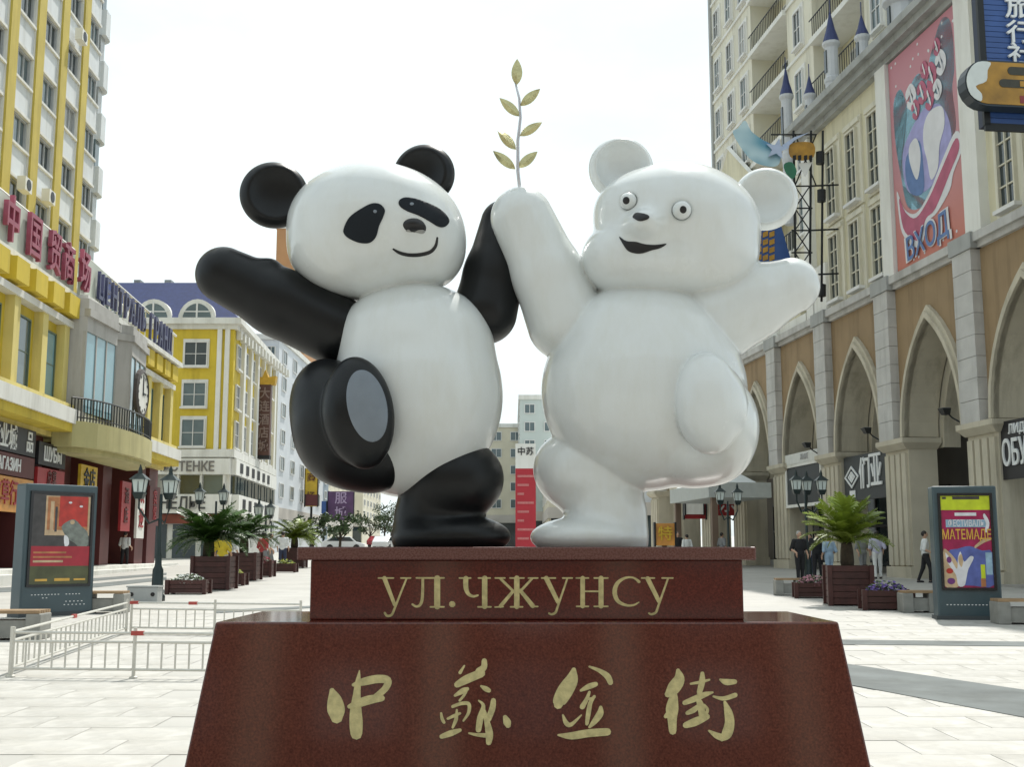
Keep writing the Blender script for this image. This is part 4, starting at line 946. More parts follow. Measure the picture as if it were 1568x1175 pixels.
lsign('shop_sign', 'maroon board with smaller white lettering under the black one at the left edge', 20.4, 25.5, 4.25, 5.0, .1, M_MAROON, [(.2, .35, .6, 'МАГАЗИН')], M_LETW)
lsign('shop_sign', 'orange printed board, lowest of the three at the left edge', 20.4, 25.5, 3.0, 4.2, .1, M_ORG, [(.2, .6, .9, '皮草行')], M_RED)
lsign('shop_sign', 'black board with white Cyrillic capitals above two red boards', 16.9, 20.0, 4.85, 5.7, .1, M_BLK, [(0, .4, .75, 'ШУБЫ')], M_LETW)
lsign('shop_sign', 'upper red board of the pair right of the orange board', 16.9, 20.0, 4.0, 4.75, .1, M_RED, [(0, .37, .6, '皮草')], M_MAROON)
lsign('shop_sign', 'lower red board of the pair right of the orange board', 16.9, 20.0, 3.1, 3.9, .1, M_RED, [(0, .4, .6, 'МЕХА')], M_MAROON)
lsign('shop_sign', 'yellow board with dark characters beside the left advertising kiosk top', 13.0, 15.3, 4.0, 5.2, .25, M_YSG, [(0, .6, .9, '金店')], M_BLK)
lsign('shop_sign', 'pale green board below the yellow board', 13.0, 15.3, 2.9, 3.9, .25, mat('palegreen_sign', (.40, .46, .36), .5, .2, 3), [(0, .5, .5, 'ЧАЙ')], M_BLK)
lsign('shop_sign', 'tall dark red hanging banner in the podium shade', 7.2, 8.8, 2.6, 4.9, .2, M_RED, [(0, 1.6, .8, '酒'), (0, .7, .8, '店')], M_MAROON)
lsign('shop_sign', 'white vertical sign with red characters next to the dark red banner', 4.9, 6.3, 2.3, 5.0, .3, M_OFFWHITE, [(0, 2.1, 1.0, '欢'), (0, .9, 1.0, '迎')], M_RED)
lsign('shop_sign', 'small maroon board at the street corner of the podium', 1.0, 3.2, 3.0, 5.0, .1, M_MAROON, [(0, 1.4, .8, '宾'), (0, .6, .8, '馆')], M_RED)

# ------------------------------------------------------------ high tower behind the podium
HP0, HP1 = (-22.926, 63.5), (-22.459, 54.5)
tow = bld('hotel_tower', 'high white tower block with yellow vertical pilasters and grid windows', 'building', HP0, HP1)
HT = 34.0; ZT = 46.0
MB().box(0, HT, -14, -.35, 10, ZT).build('wall', mat('pale_green_grey', (.50, .52, .50), .75, .08), tow)
M_SPAN = mat('white_spandrel', (.64, .67, .68), .7, .06, 1); M_YPIL = weather(mat('tower_yellow', (.50, .40, .08), .75, .1, 1), .3); weather(M_SPAN, .25)
PS = 3.25; P0 = 4.50
for k in range(10):
    t = P0 + PS * k
    MB().box(t - .46, t + .46, -.35, .20, 10, ZT).build('pilaster', M_YPIL, tow)
    MB().box(t + .46, t + .60, -.35, .10, 10, ZT).build('pilaster_edge', M_WHITEB, tow)
for fl in range(11):
    zs = 13.6 + 3.06 * fl
    for k in range(-1, 9):
        a, b_ = max(P0 + PS * k + .60, .9), P0 + PS * (k + 1) - .46
        c = (a + b_) / 2
        MB().box(a, b_, -.35, .05, zs - 1.42, zs - .1).build('spandrel', M_SPAN, tow)
        MB().box(a, b_, -.35, .16, zs - .1, zs + .02).build('sill', M_WHITEB, tow)
        MB().box(a, b_, -.35, .12, zs - 1.56, zs - 1.42).build('lintel', M_WHITEB, tow)
        window(tow, c, -.16, zs + .02, b_ - a - .04, 1.46, mat('grey_frame', (.42, .44, .45), .5), random.choice((M_GLASS, M_GLASS, M_GLASS2, M_GLASS3)), 3, 1, .09, .14)
    # rounded end bay
    pts = [(.898, .05)] + [(.15 - .75 * math.sin(a), -.95 + 1.0 * math.cos(a)) for a in [math.pi * i / 10 for i in range(11)]] + [(.898, -1.95)]
    MB().prism(pts, zs - 1.5, zs, 'z').build('end_balcony', M_SPAN, tow)
    MB().prism([(p[0] * .9 + .1, p[1] - .25) for p in pts], zs, zs + 1.56, 'z').build('end_glazing', M_GLASS3 if fl % 3 else M_GLASS2, tow)
for t, z in ((6.2, 27.6), (9.6, 18.0), (12.7, 17.6), (3.0, 15.2)):
    ac = MB().box(-.42, .42, 0, .38, 0, .62).mesh('air_conditioner'); o = place('air_conditioner', ac, M_OFFWHITE, tow, (t, .25, z)); cy = MB().lathe([(.0, 0), (.26, 0), (.26, .02), (0, .02)], 14); cy.v = [(p[0], .38 + p[2], .31 + p[1]) for p in cy.v]; cy.build('fan_grille', M_BLACKIRON, o)

# ------------------------------------------------------------ yellow corner building with the navy roof
YX, YY = -19.675, 82.0
cor = bld('corner_building', 'yellow corner building with navy mansard roof, arched dormers and white ground floors', 'building', (YX, YY), (-40, YY))
cs_ = math.cos(0); SIDE = 20.0; sdx = -.0585
def side(t): return (sdx * -t, -t)                       # along the street side, in the local frame (x reversed)
W_ = 21.0
foot_ = lambda e=0: [(-e, e), (W_, e), (W_, -SIDE - e), (-e + .0585 * SIDE, -SIDE - e)]
MB().prism(foot_(), 8.4, 17.3, 'z').build('wall', M_YEL, cor)
MB().prism(foot_(.02), .5, 8.4, 'z').build('lower_wall', M_WHITEB, cor)
MB().prism(foot_(.35), 8.2, 8.75, 'z').build('band', M_WHITEB, cor)
MB().prism(foot_(.25), 17.3, 17.62, 'z').prism(foot_(.6), 17.62, 18.05, 'z').build('cornice', M_WHITEB, cor)
for zc in (16.7,):
    for k in range(16): MB().box(-.35, 0, -1 - k * 1.2, -.6 - k * 1.2, zc, zc + .6).build('bracket', M_WHITEB, cor)
rb = foot_(.3); rt = [(2.6, -2.6), (W_, -2.6), (W_, -SIDE + 2), (2.6 + .0585 * SIDE, -SIDE + 2)]
mb = MB(); mb.add([(p[0], p[1], 18.05) for p in rb] + [(p[0], p[1], 21.3) for p in rt], [[0, 1, 5, 4], [1, 2, 6, 5], [2, 3, 7, 6], [3, 0, 4, 7], [4, 5, 6, 7]]); roof = mb.build('roof', M_ROOFNAVY, cor)
for x in (5.9, 8.2): MB().box(x, x + .5, -5, -4.2, 21.3, 21.9).build('chimney', M_GREYCORN, roof)
# front: windows, pilasters, dormers, sign bands
for x in (2.65, 5.75, 8.85):
    for z, h in ((14.65, 1.75), (11.75, 1.75), (8.95, 1.95)):
        MB().box(x - .93, x + .93, 0, .10, z - .14, z + h + .2).build('window_surround', M_WHITEB, cor)
        window(cor, x, .1, z, 1.66, h, M_FRAME, random.choice((M_GLASS, M_GLASS2, M_GLASS3)), 2, 2, .07, .12, .25)
    dm = MB(); hp = [(x - 1.35 * math.cos(a), 17.9 + 1.55 * math.sin(a)) for a in [math.pi * i / 12 for i in range(13)]]
    dm.prism(hp, -1.8, .25); dm.build('dormer', M_WHITEB, cor)
    MB().prism([(x + (p[0] - x) * .76, 17.95 + (p[1] - 17.9) * .76) for p in hp], .25, .28).build('dormer_pane', M_GLASS2, cor)
    MB().box(x - .06, x + .06, .28, .33, 17.95, 19.2).box(x - 1, x + 1, .28, .32, 18.5, 18.58).build('dormer_bar', M_FRAME, cor)
for x in (.45, 1.0): MB().box(x - .16, x + .16, 0, .2, 8.75, 17.3).build('pilaster', M_OFFWHITE, cor)
MB().box(-.1, 12, .03, .45, 7.0, 8.1).build('sign_band', M_OFFWHITE, cor); place('lettering', text_mesh('АЛЬСТЕНКЕ', .95, .08, .82), mat('grey_letter', (.16, .15, .14), .5), cor, (3.3, .5, 7.5), TXT_OUT)
MB().box(-.2, 12, .03, .7, 4.3, 5.6).build('sign_band', M_OFFWHITE, cor); place('lettering', text_mesh('ТОНЕЛЬЕ', 1.15, .08, .85), mat('dark_letter', (.06, .06, .06), .5), cor, (3.7, .75, 4.95), TXT_OUT)
for i in range(5): MB().box(.4 + i * 1.6, 1.8 + i * 1.6, .02, .06, 5.65, 6.95).build('shop_pane', (M_GLASS2, M_GLASS, M_GLASS3)[i % 3], cor)
for i in range(7): MB().box(.25 + i * 1.6, .4 + i * 1.6, .02, .3, 5.6, 7.0).build('mullion', M_OFFWHITE, cor)
MB().box(-.1, 12, .02, .4, 3.6, 4.25).build('awning_band', mat('red_brown_band', (.20, .05, .03), .6, .2, 2), cor)
for i in range(6): MB().box(.2 + i * 2, 1.8 + i * 2, .02, .06, .9, 3.55).build('shop_pane', M_GLASS, cor)
# street side: pilasters and windows on the lit flank (outside is local -x)
frz = -math.pi / 2
flank = lambda t: (-.0 + .0585 * t, -t)
side_rot = math.atan2(-1, .0585)                        # along the flank, away from the viewer
for k in range(6):
    t = 1.6 + k * 3.2; fx, fy = flank(t)
    for z, h in ((14.65, 1.75), (11.75, 1.75), (8.95, 1.95)):
        w_ = window(cor, fx - .02, fy, z, 1.5, h, M_FRAME, random.choice((M_GLASS, M_GLASS2)), 2, 2, .07, .12, .25); w_.location = (fx - .02, fy, z); w_.rotation_euler = (0, 0, math.pi / 2 + .0585)
    fx, fy = flank(t + 1.6); MB().box(fx - .3, fx, fy - .3, fy + .3, 8.75, 17.3).build('pilaster', M_OFFWHITE, cor)
    fx, fy = flank(t); 
    for q in (-.9, .0, .9): MB().box(fx - .35 - .02, fx - .02, fy + q - .28, fy + q + .28, 5.7, 6.9).build('shop_pane', M_GLASS, cor)
for a, b_, ex in ((4.3, 5.6, .7), (7.0, 8.1, .45)):
    MB().prism([(-ex, .0), (0, 0), (.0585 * SIDE, -SIDE), (.0585 * SIDE - ex, -SIDE)], a, b_, 'z').build('sign_band', M_OFFWHITE, cor)
for k in range(6):
    fx, fy = flank(2 + k * 2.6); MB().box(fx - .74, fx - .70, fy - .5, fy + .5, 4.55, 5.35).box(fx - .49, fx - .45, fy - .5, fy + .5, 7.2, 7.9).build('sign_mark', M_BLK, cor)
# hanging brown sign with a gilded crown on the flank
vs_ = thing('vertical_sign', 'tall brown vertical sign with a yellow crown-shaped top on the yellow corner building', 'sign', tuple(at(404, 698, 93.0)), 0)
so3 = Vector(vs_.location); q0, q1 = at(395, 698, 93.0) - so3, at(416, 590, 93.0) - so3
MB().box(q0.x, q1.x, -.3, .3, 0, q1.z).build('panel', mat('brown_panel', (.10, .045, .035), .5, .3, 1), vs_)
for i in range(5): place('lettering', text_mesh('大连酒店城'[i], .95, .04, .9), mat('dim_letters', (.26, .19, .17), .5), vs_, ((q0.x + q1.x) / 2, -.33, q1.z - .75 - i * 1.05), (math.pi / 2, 0, 0))
w3 = q1.x - q0.x
MB().prism([(q0.x - .3, q1.z), (q1.x + .3, q1.z), (q1.x + .4, q1.z + .7), (q0.x + w3 * .75, q1.z + .6), ((q0.x + q1.x) / 2, q1.z + 1.2), (q0.x + w3 * .25, q1.z + .6), (q0.x - .4, q1.z + .7)], -.35, .35).build('crown', mat('crown_yellow', (.55, .33, .03), .5, .2, 3), vs_)
MB().box(q0.x - .05, q1.x + .05, -.34, .34, -.3, .0).build('foot_bar', M_BLK, vs_)
for i in range(4): MB().tube([(q0.x, 0, .6 + i * 1.5), (q0.x - 2.2, 0, .6 + i * 1.5)], .05, 5).build('bracket', M_GREYCORN, vs_)

# ------------------------------------------------------------ more distant fronts
def block(name, label, px0, px1, pyt, Y, depth, m, wm=M_GLASS, rows=5, cols=3, group=None, side_r=True, roof_m=None):
    """a distant building: front at depth Y between two photo columns, street flank running back"""
    a, b_ = at(px0, pyt, Y), at(px1, pyt, Y); g = gz(Y) - .5
    o = thing(name, label, 'building', (a.x, Y, 0), 0, group); w = b_.x - a.x; zt = a.z
    MB().box(0, w, 0, depth, g, zt).build('wall', m, o)
    MB().box(-.15, w + .15, -.15, depth, zt, zt + .5).build('cornice', roof_m or M_WHITEB, o)
    fh = (zt - g - 5) / max(rows, 1)
    for r in range(rows):
        for c in range(cols):
            ww = min(1.6, w / cols * .55)
            win = window(o, w * (c + .5) / cols, -.001, g + 5 + fh * r + fh * .2, ww, fh * .55, M_FRAME, wm, 2, 1, .08, .1); win.rotation_euler = (0, 0, math.pi)
        if side_r:
            for c in range(max(2, int(depth / 5))):
                x = w if side_r == 1 else 0
                win = window(o, x, (c + .5) * depth / max(2, int(depth / 5)), g + 5 + fh * r + fh * .2, 1.9, fh * .55, M_FRAME, wm, 2, 1, .08, .1)
                win.location = (x + (.001 if side_r == 1 else -.001), (c + .5) * depth / max(2, int(depth / 5)), g + 5 + fh * r + fh * .2); win.rotation_euler = (0, 0, -math.pi / 2 if side_r == 1 else math.pi / 2)
    MB().box(-.1, w + .1, -.4, depth, g + 3.6, g + 4.6).build('shop_band', mat('far_shop_band', (.45, .42, .38), .6, .3, .4), o)
    MB().box(.2, w - .2, -.05, .05, g + .6, g + 3.6).build('shop_glass', M_GLASS, o)
    return o
M_FARW = mat('far_white', (.60, .63, .66), .7, .08, .3); M_FARB = mat('far_bluegrey', (.20, .25, .30), .6, .1, .4); M_FARC = mat('far_cream', (.60, .56, .44), .7, .1, .4); M_FARP = mat('far_pink', (.52, .40, .36), .7, .1, .4)
block('office_building', 'white office block beyond the yellow corner building, partly behind the panda arm', 330, 428, 520, 106, 26, M_FARW, M_GLASS2, 6, 4, 'distant blocks on the left', 1)
block('office_building', 'pale office block with stepped cornice next down the street on the left', 400, 452, 560, 134, 22, M_FARW, M_GLASS2, 7, 3, 'distant blocks on the left', 1)
block('office_building', 'narrow blue-grey block just left of the raised panda foot', 436, 474, 640, 160, 18, M_FARB, M_GLASS2, 6, 2, 'distant blocks on the left', 1)
block('office_building', 'low cream block seen under the raised panda foot', 450, 502, 700, 182, 30, M_FARC, M_GLASS, 4, 2, 'distant blocks on the left', 1)
block('office_building', 'cream end block with the purple billboard below the panda', 480, 556, 742, 220, 30, M_FARC, M_GLASS, 3, 2, 'distant blocks on the left', 1)
block('brick_building', 'tall orange-brown building edge showing between the panda ear and arm', 424, 470, 350, 150, 14, mat('far_brick', (.42, .22, .10), .8, .1, .3), M_GLASS, 0, 2, None, 1)
block('office_building', 'pale block with antenna seen between the two bears', 716, 804, 655, 150, 30, M_FARC, M_GLASS2, 5, 3, 'distant blocks between the bears', False)
block('office_building', 'pale greenish gabled block rising behind the white bear hip', 796, 856, 612, 128, 30, mat('far_green', (.52, .58, .56), .7, .1, .3), M_GLASS2, 6, 2, 'distant blocks between the bears', 2)
block('office_building', 'low pale shop building behind the white bear leg', 840, 1000, 690, 108, 22, M_FARC, M_GLASS, 3, 4, 'distant blocks on the right', 2)
block('office_building', 'grey-white wall beside the white bear foot with shop openings', 985, 1052, 742, 92, 20, M_FARW, M_GLASS, 2, 2, 'distant blocks on the right', 2)
def farsign(name, label, px0, px1, py0, py1, Y, m, txt=None, tm=None, post=True):
    a, b_ = at(px0, py1, Y), at(px1, py0, Y); o = thing(name, label, 'sign', (a.x, Y, a.z), 0); w, h = b_.x - a.x, b_.z - a.z
    MB().box(0, w, -.15, .15, 0, h).build('panel', m, o)
    MB().box(-.08, 0, -.2, .2, -.05, h + .05).box(w, w + .08, -.2, .2, -.05, h + .05).build('border', M_BLACKIRON, o)
    if post: MB().tube([(w / 2, .2, gz(Y) - a.z), (w / 2, .2, .2)], .12, 6).build('post', M_BLACKIRON, o)
    if txt:
        for i, ch in enumerate(txt): place('lettering', text_mesh(ch, min(w * .8, h / len(txt) * .85), .05), tm, o, (w / 2, -.18, h - h / len(txt) * (i + .5)), (math.pi / 2, 0, 0))
    return o
farsign('street_sign', 'yellow vertical sign with brown characters left of the panda leg', 467, 487, 718, 776, 120, M_YSG, '商场', mat('brown_letters', (.14, .05, .02), .5))
farsign('street_sign', 'dark red square sign just below the yellow vertical sign', 468, 487, 758, 775, 119.3, M_MAROON, None, None, False)
farsign('street_sign', 'purple billboard beneath the raised panda leg', 502, 542, 753, 798, 150, mat('purple_sign', (.09, .04, .11), .5, .3, 1), '服城', mat('lilac_letters', (.4, .3, .45), .5))
farsign('street_sign', 'narrow blue sign left of the purple billboard', 492, 500, 768, 792, 149, M_BLUE)
farsign('street_sign', 'red and white shop sign right of the white bear foot', 1048, 1078, 716, 795, 70, M_RED, None, None, False)
farsign('street_sign', 'white notice on the red and white shop sign', 1050, 1076, 771, 788, 69.6, M_OFFWHITE, None, None, False)
farsign('street_sign', 'red shop board behind the distant lamp on the right', 1094, 1133, 758, 790, 66, M_RED, '乐园'[:1], M_LETW, False)
farsign('street_sign', 'orange poster stand just above the pedestal at the bear foot', 1004, 1032, 802, 836, 52, M_ORG, '特', M_YSG, True)
# red banner column between the bears
rbn = thing('banner_column', 'slim upright red banner with a white head standing between the two bears', 'banner', tuple(at(805, 836, 36)), 0)
so4 = Vector(rbn.location); zt = at(805, 680, 36).z - so4.z; zm = at(805, 718, 36).z - so4.z; hw = 15.5 * 36 / FPX; zb = gz(36) - so4.z
MB().box(-hw, hw, -.05, .05, zb + .9, zm).build('red_panel', mat('red_banner', (.40, .02, .035), .55, .12, 2), rbn)
MB().box(-hw, hw, -.05, .05, zm + .002, zt).build('white_panel', M_OFFWHITE, rbn)
MB().box(-.12, .2, -.04, .04, zb, zb + .9).build('post', mat('red_banner', (.40, .02, .035), .55), rbn)
for i in range(9):
    z = zm - .2 - i * .27; MB().box(-hw + .06, hw - .06 - .15 * (i % 3), -.06, -.05, z - .07, z).build('text_line', mat('faded_letters', (.50, .16, .16), .5, .2, 20), rbn)
place('lettering', text_mesh('中苏', .26, .02), M_BLK, rbn, (0, -.06, zt - .25), (math.pi / 2, 0, 0))
# ------------------------------------------------------------ building across the square behind the viewer (mirrored in the polished stone)
bk = thing('plaza_building', 'long tan building across the square, mirrored in the polished pedestal front', 'building', (-34, -26, 0), 0)
MB().box(0, 72, -12, 0, -1, 23).build('wall', mat('plaza_tan', (.14, .09, .065), .8, .15, .3), bk)
MB().box(-.4, 72.4, -12, .5, 23, 24).build('cornice', M_GREYCORN, bk)
for i in range(12):
    MB().box(1 + i * 6, 2.2 + i * 6, 0, .6, -1, 23).build('pilaster', M_CREAMSTONE, bk)
    for j in range(6): window(bk, 4.8 + i * 6, 0, 1.2 + 3.6 * j, 2.6, 2.3, M_FRAME, (M_GLASS3, M_GLASS2)[(i + j) % 2], 2, 2, .1, .1)
# ------------------------------------------------------------ advertising kiosks
M_KIOSK = mat('teal_grey_metal', (.045, .075, .088), .4, .12, 3, coat=.1)
M_BEZEL = mat('black_bezel', (.01, .01, .012), .25)
def kiosk(label, pa, pb, zt, prints, dots):
    a, b_ = ground(*pa), ground(*pb); d = b_ - a; w = Vector((d.x, d.y)).length
    o = thing('advertising_kiosk', label, 'kiosk', ((a.x + b_.x) / 2, (a.y + b_.y) / 2, gz((a.y + b_.y) / 2)), math.atan2(d.y, d.x), 'advertising kiosks')
    h = zt - o.location.z; w2 = w / 2
    mb = MB().box(-w2, w2, 0, .42, 0, h); mb.build('cabinet', M_KIOSK, o, bevel=.03)
    MB().box(-w2 - .03, w2 + .03, -.03, .45, -.02, .08).build('base', mat('kiosk_base', (.05, .06, .065), .6), o)
    x0, x1, z0, z1_ = -w2 + .14, w2 - .14, h * .24, h * .925
    fr = MB().box(x0 - .05, x0, -.035, 0, z0 - .05, z1_ + .05).box(x1, x1 + .05, -.035, 0, z0 - .05, z1_ + .05).box(x0, x1, -.035, 0, z0 - .05, z0).box(x0, x1, -.035, 0, z1_, z1_ + .05)
    fr.build('bezel', M_BEZEL, o)
    sc = MB().box(x0, x1, -.012, 0, z0, z1_).build('screen', prints[0], o)
    for i, (poly, m) in enumerate(prints[1:]):
        vs, fs = fill2d([(x0 + (x1 - x0) * p[0], z1_ - (z1_ - z0) * p[1]) for p in poly]); y = -.013 - .0006 * (i + 1)
        MB().add([(v.x, y, v.y) for v in vs], fs).build('print_shape', m, sc)
    for (x, z) in dots: MB().box(-w2 + 2 * w2 * x - .014, -w2 + 2 * w2 * x + .014, -.008, 0, h * z, h * z + .016).build('lettering_dot', M_LETW, o)
    return o, (x0, x1, z0, z1_)
rc = lambda x0, y0, x1, y1: [(x0, y0), (x1, y0), (x1, y1), (x0, y1)]
def pm(n, c, v=.15, s=6): return mat('print_' + n, c, .35, v, s)
P_DK, P_RED, P_CR, P_ORG, P_GRN, P_GY = pm('dark', (.05, .045, .045), .4), pm('red', (.42, .03, .02), .3), pm('crimson', (.33, .015, .03)), pm('orange', (.40, .16, .06), .4), pm('moss', (.07, .075, .03), .5, 3), pm('grey', (.17, .19, .17), .4, 9)
P_YEL, P_MAG, P_WH, P_BLU, P_TAN, P_LBL, P_GOLD, P_PUR = pm('yellow', (.50, .58, .02)), pm('magenta', (.30, .01, .07), .3), pm('white', (.65, .65, .68)), pm('blue', (.09, .12, .36), .3), pm('tan', (.5, .36, .22), .3), pm('lightblue', (.26, .40, .52), .3), pm('gold', (.62, .36, .06)), pm('purple', (.14, .03, .16), .3)
dl = [(.15 + i * .045, .16) for i in range(9)] + [(.62 + i * .045, .16) for i in range(5)] + [(.30, .135), (.35, .135)] + [(.62 + i * .055, .105) for i in range(5)] + [(.60 + i * .055, .08) for i in range(6)]
k1, fr1 = kiosk('teal advertising kiosk with a red and dark poster behind the low steel barriers', (29, 947), (141, 941), at(90, 742, 23.6).z,
    [P_DK, (rc(.22, .02, .98, .46), P_TAN), (rc(.25, .03, .95, .40), P_ORG), (rc(.45, .02, .94, .36), P_RED), (rc(.30, .08, .36, .42), P_TAN), (rc(.38, .14, .42, .42), P_DK),
     (smooth_poly([(.5, .36), (.6, .30), (.72, .28), (.85, .36), (.95, .42), (.97, .56), (.85, .62), (.75, .55), (.62, .5), (.55, .44)], 3), P_GY), (smooth_poly([(.55, .46), (.62, .48), (.64, .56), (.57, .58)], 3), P_WH), (ellipse(.63, .09, .03, .012), P_WH), (ellipse(.82, .13, .03, .012), P_WH), (ellipse(.68, .31, .04, .025), P_TAN),
     (rc(0, .58, 1, .80), P_CR), (rc(.05, .64, .6, .66), P_ORG), (rc(.05, .69, .7, .71), P_ORG), (rc(.05, .735, .55, .76), P_TAN), (rc(0, .80, 1, 1), P_GRN), (rc(.1, .94, .3, .965), P_GOLD), (rc(.42, .935, .68, .965), P_GOLD), (rc(.75, .94, .95, .96), P_GOLD)], dl)
dr = [(.15 + i * .055, .11) for i in range(13)]
k2, fr2 = kiosk('teal advertising kiosk with a yellow-topped magenta poster at the right', (1437, 950), (1537, 951), at(1484, 746, 22.9).z,
    [P_MAG, (rc(0, 0, 1, .155), P_YEL), (rc(.04, .01, .12, .035), P_DK), (rc(.25, .005, .80, .04), P_DK), (rc(.28, .185, .72, .22), P_WH), (rc(.09, .26, .95, .345), P_LBL),
     (smooth_poly([(.1, .62), (.3, .58), (.55, .55), (.8, .60), (1, .62), (1, .97), (.6, .98), (.2, .96), (.02, .9)], 3), P_BLU), (smooth_poly([(.0, .62), (.1, .60), (.3, .75), (.3, .98), (0, .98)], 3), P_TAN), (smooth_poly([(.05, .62), (.16, .70), (.27, .80), (.30, .68), (.36, .61), (.42, .72), (.55, .66), (.62, .68), (.50, .80), (.45, .9), (.40, .98), (.28, .98), (.24, .86), (.1, .74)], 3), P_WH),
     (ellipse(.12, .70, .05, .035), P_PUR), (ellipse(.12, .82, .07, .03), P_RED), (ellipse(.14, .93, .08, .035), P_PUR), (smooth_poly([(.32, .66), (.38, .64), (.40, .72), (.36, .78), (.31, .72)], 3), P_TAN), (rc(.86, .62, .99, .86), P_LBL), (rc(.75, .75, .84, .98), P_YEL), (rc(.74, .90, .84, .99), P_ORG),
     (stroke([(.88, .22, .05), (.94, .30, .07), (.9, .38, .05)]), P_WH), (stroke([(.66, .56, .03), (.82, .50, .04), (.98, .47, .03)]), P_TAN)], dr)
for k_, fr_, items in ((k2, fr2, (('ФЕСТИВАЛЬ', .5, .305, .17, P_WH, .62), ('МАТЕМАДЕ', .5, .43, .26, P_GOLD, .60))),):
    x0, x1, z0, z1_ = fr_
    for txt, fx, fz, s, m, sx in items: place('print_lettering', text_mesh(txt, s, .002, sx), m, [c for c in k_.children if c.name.startswith('screen')][0], (x0 + (x1 - x0) * fx, -.028, z1_ - (z1_ - z0) * fz), (math.pi / 2, 0, 0))

# ------------------------------------------------------------ low steel barriers
M_STEEL = mat('pale_steel', (.58, .565, .51), .4, .1, 10, metal=.2)
M_TAG = mat('red_tag', (.40, .06, .05), .5)
def barrier(label, A, B, n, tags=(), last=True):
    A, B = Vector(A), Vector(B); d = B - A; L = d.length
    o = thing('steel_barrier', label, 'barrier', (A.x, A.y, gz(A.y)), math.atan2(d.y, d.x), 'low steel barriers around the pedestal'); sl = (gz(B.y) - gz(A.y)) / L
    z = lambda x, h: h + sl * x
    for x in ((0, L) if last else (0,)): MB().tube([(x, 0, z(x, -.02)), (x, 0, z(x, .56))], .022, 8).lathe([(.05, 0), (.05, .02), (.02, .03)], 8, (x, 0, z(x, 0))).build('post', M_STEEL, o)
    for h in (.50, .40, .10): MB().tube([(0, 0, z(0, h)), (L, 0, z(L, h))], .017, 6).build('rail', M_STEEL, o)
    for i in range(1, n): x = L * i / n; MB().tube([(x, 0, z(x, .10)), (x, 0, z(x, .40))], .012, 6).build('bar', M_STEEL, o)
    for tg in tags: MB().box(L * tg - .07, L * tg + .07, -.022, .022, z(L * tg, .475), z(L * tg, .525)).build('tag', M_TAG, o)
p1, p2 = ground(17, 1038), ground(204, 1040); p3 = p1 + (p2 - p1) * 2
p4, p5 = ground(200, 971), ground(328, 973); p6 = p4 + (p5 - p4) * 2
v2 = lambda p: (p.x, p.y)
barrier('low steel barrier nearest the left edge of the picture', v2(p1), (p2.x - .025, p2.y), 9, (), False)
barrier('low steel barrier running behind the left corner of the pedestal', (p2.x + .0, p2.y), v2(p3), 9, (.02,))
barrier('low steel barrier in the back row, beside the grey box', v2(p4), (p5.x - .025, p5.y), 9, (.03, .75), False)
barrier('low steel barrier in the back row, nearer the pedestal', v2(p5), v2(p6), 9)
barrier('low steel barrier slanting back in front of the left kiosk', (p1.x - .05, p1.y + .08), (p4.x - .05, p4.y - .08), 26, (.45,))

# ------------------------------------------------------------ lamps
M_LAMP = mat('dark_green_iron', (.012, .024, .024), .4, .2, 6, metal=.2)
M_LGLASS = mat('lamp_glass', (.55, .62, .60), .25, .08, 3)
def lantern(parent, x, y, z, s):
    o = MB().box(-.2 * s, .2 * s, -.2 * s, .2 * s, 0, .05 * s).frustum((-.13 * s, .13 * s, -.13 * s, .13 * s, -.2 * s), (-.2 * s, .2 * s, -.2 * s, .2 * s, -.001)).build('lantern', M_LAMP, parent, loc=(x, y, z))
    MB().frustum((-.17 * s, .17 * s, -.17 * s, .17 * s, .05 * s), (-.23 * s, .23 * s, -.23 * s, .23 * s, .52 * s)).build('glass', M_LGLASS, o)
    fr = MB()
    for a in (-1, 1):
        for b_ in (-1, 1): fr.tube([(a * .175 * s, b_ * .175 * s, .05 * s), (a * .235 * s, b_ * .235 * s, .52 * s)], .016 * s, 4)
    fr.box(-.012 * s, .012 * s, -.222 * s, -.2 * s, .06 * s, .5 * s)
    fr.build('glazing_bar', M_LAMP, o)
    MB().frustum((-.32 * s, .32 * s, -.32 * s, .32 * s, .52 * s), (-.1 * s, .1 * s, -.1 * s, .1 * s, .74 * s)).lathe([(.1 * s, .74 * s), (.07 * s, .84 * s), (.08 * s, .88 * s), (.01, 1.08 * s)], 8).build('roof', M_LAMP, o)
def street_lamp(label, px, py, ptop, lant, s=1.0):
    """lant: photo columns of the lanterns"""
    g = ground(px, py); o = thing('street_lamp', label, 'street lamp', tuple(g), 0, 'street lamps with lanterns'); zt = at(px, ptop, g.y).z - g.z
    MB().lathe([(.30 * s, 0), (.30 * s, .12), (.22 * s, .18), (.20 * s, .75), (.13 * s, .85), (.11 * s, 1.1), (.075 * s, 1.2), (.06 * s, zt)], 12).build('pole', M_LAMP, o, True)
    ar = MB()
    for i, lp in enumerate(lant):
        x = (at(lp, ptop, g.y).x - g.x); yy = (-.35, .35, 0, .3)[i % 4] * s
        ar.tube([(0, 0, zt - .6), (x * .5, yy * .5, zt - .72), (x, yy, zt - .35), (x, yy, zt - .18 * s)], .03, 6)
    ar.build('arm', M_LAMP, o)
    for i, lp in enumerate(lant): lantern(o, (at(lp, ptop, g.y).x - g.x), (-.35, .35, 0, .3)[i % 4] * s, zt, s)
    return o
street_lamp('tall dark street lamp with lanterns behind the grey box on the left', 240, 921, 757, (218, 256), .66)
street_lamp('smaller dark street lamp in front of the yellow corner building', 327, 884, 768, (308, 340), .66)
street_lamp('three-lantern street lamp before the white-bordered board on the right', 1238, 893, 752, (1217, 1238, 1258), .66)
street_lamp('two-lantern street lamp above the right end of the pedestal cap', 1117, 884, 768, (1101, 1131), .66)
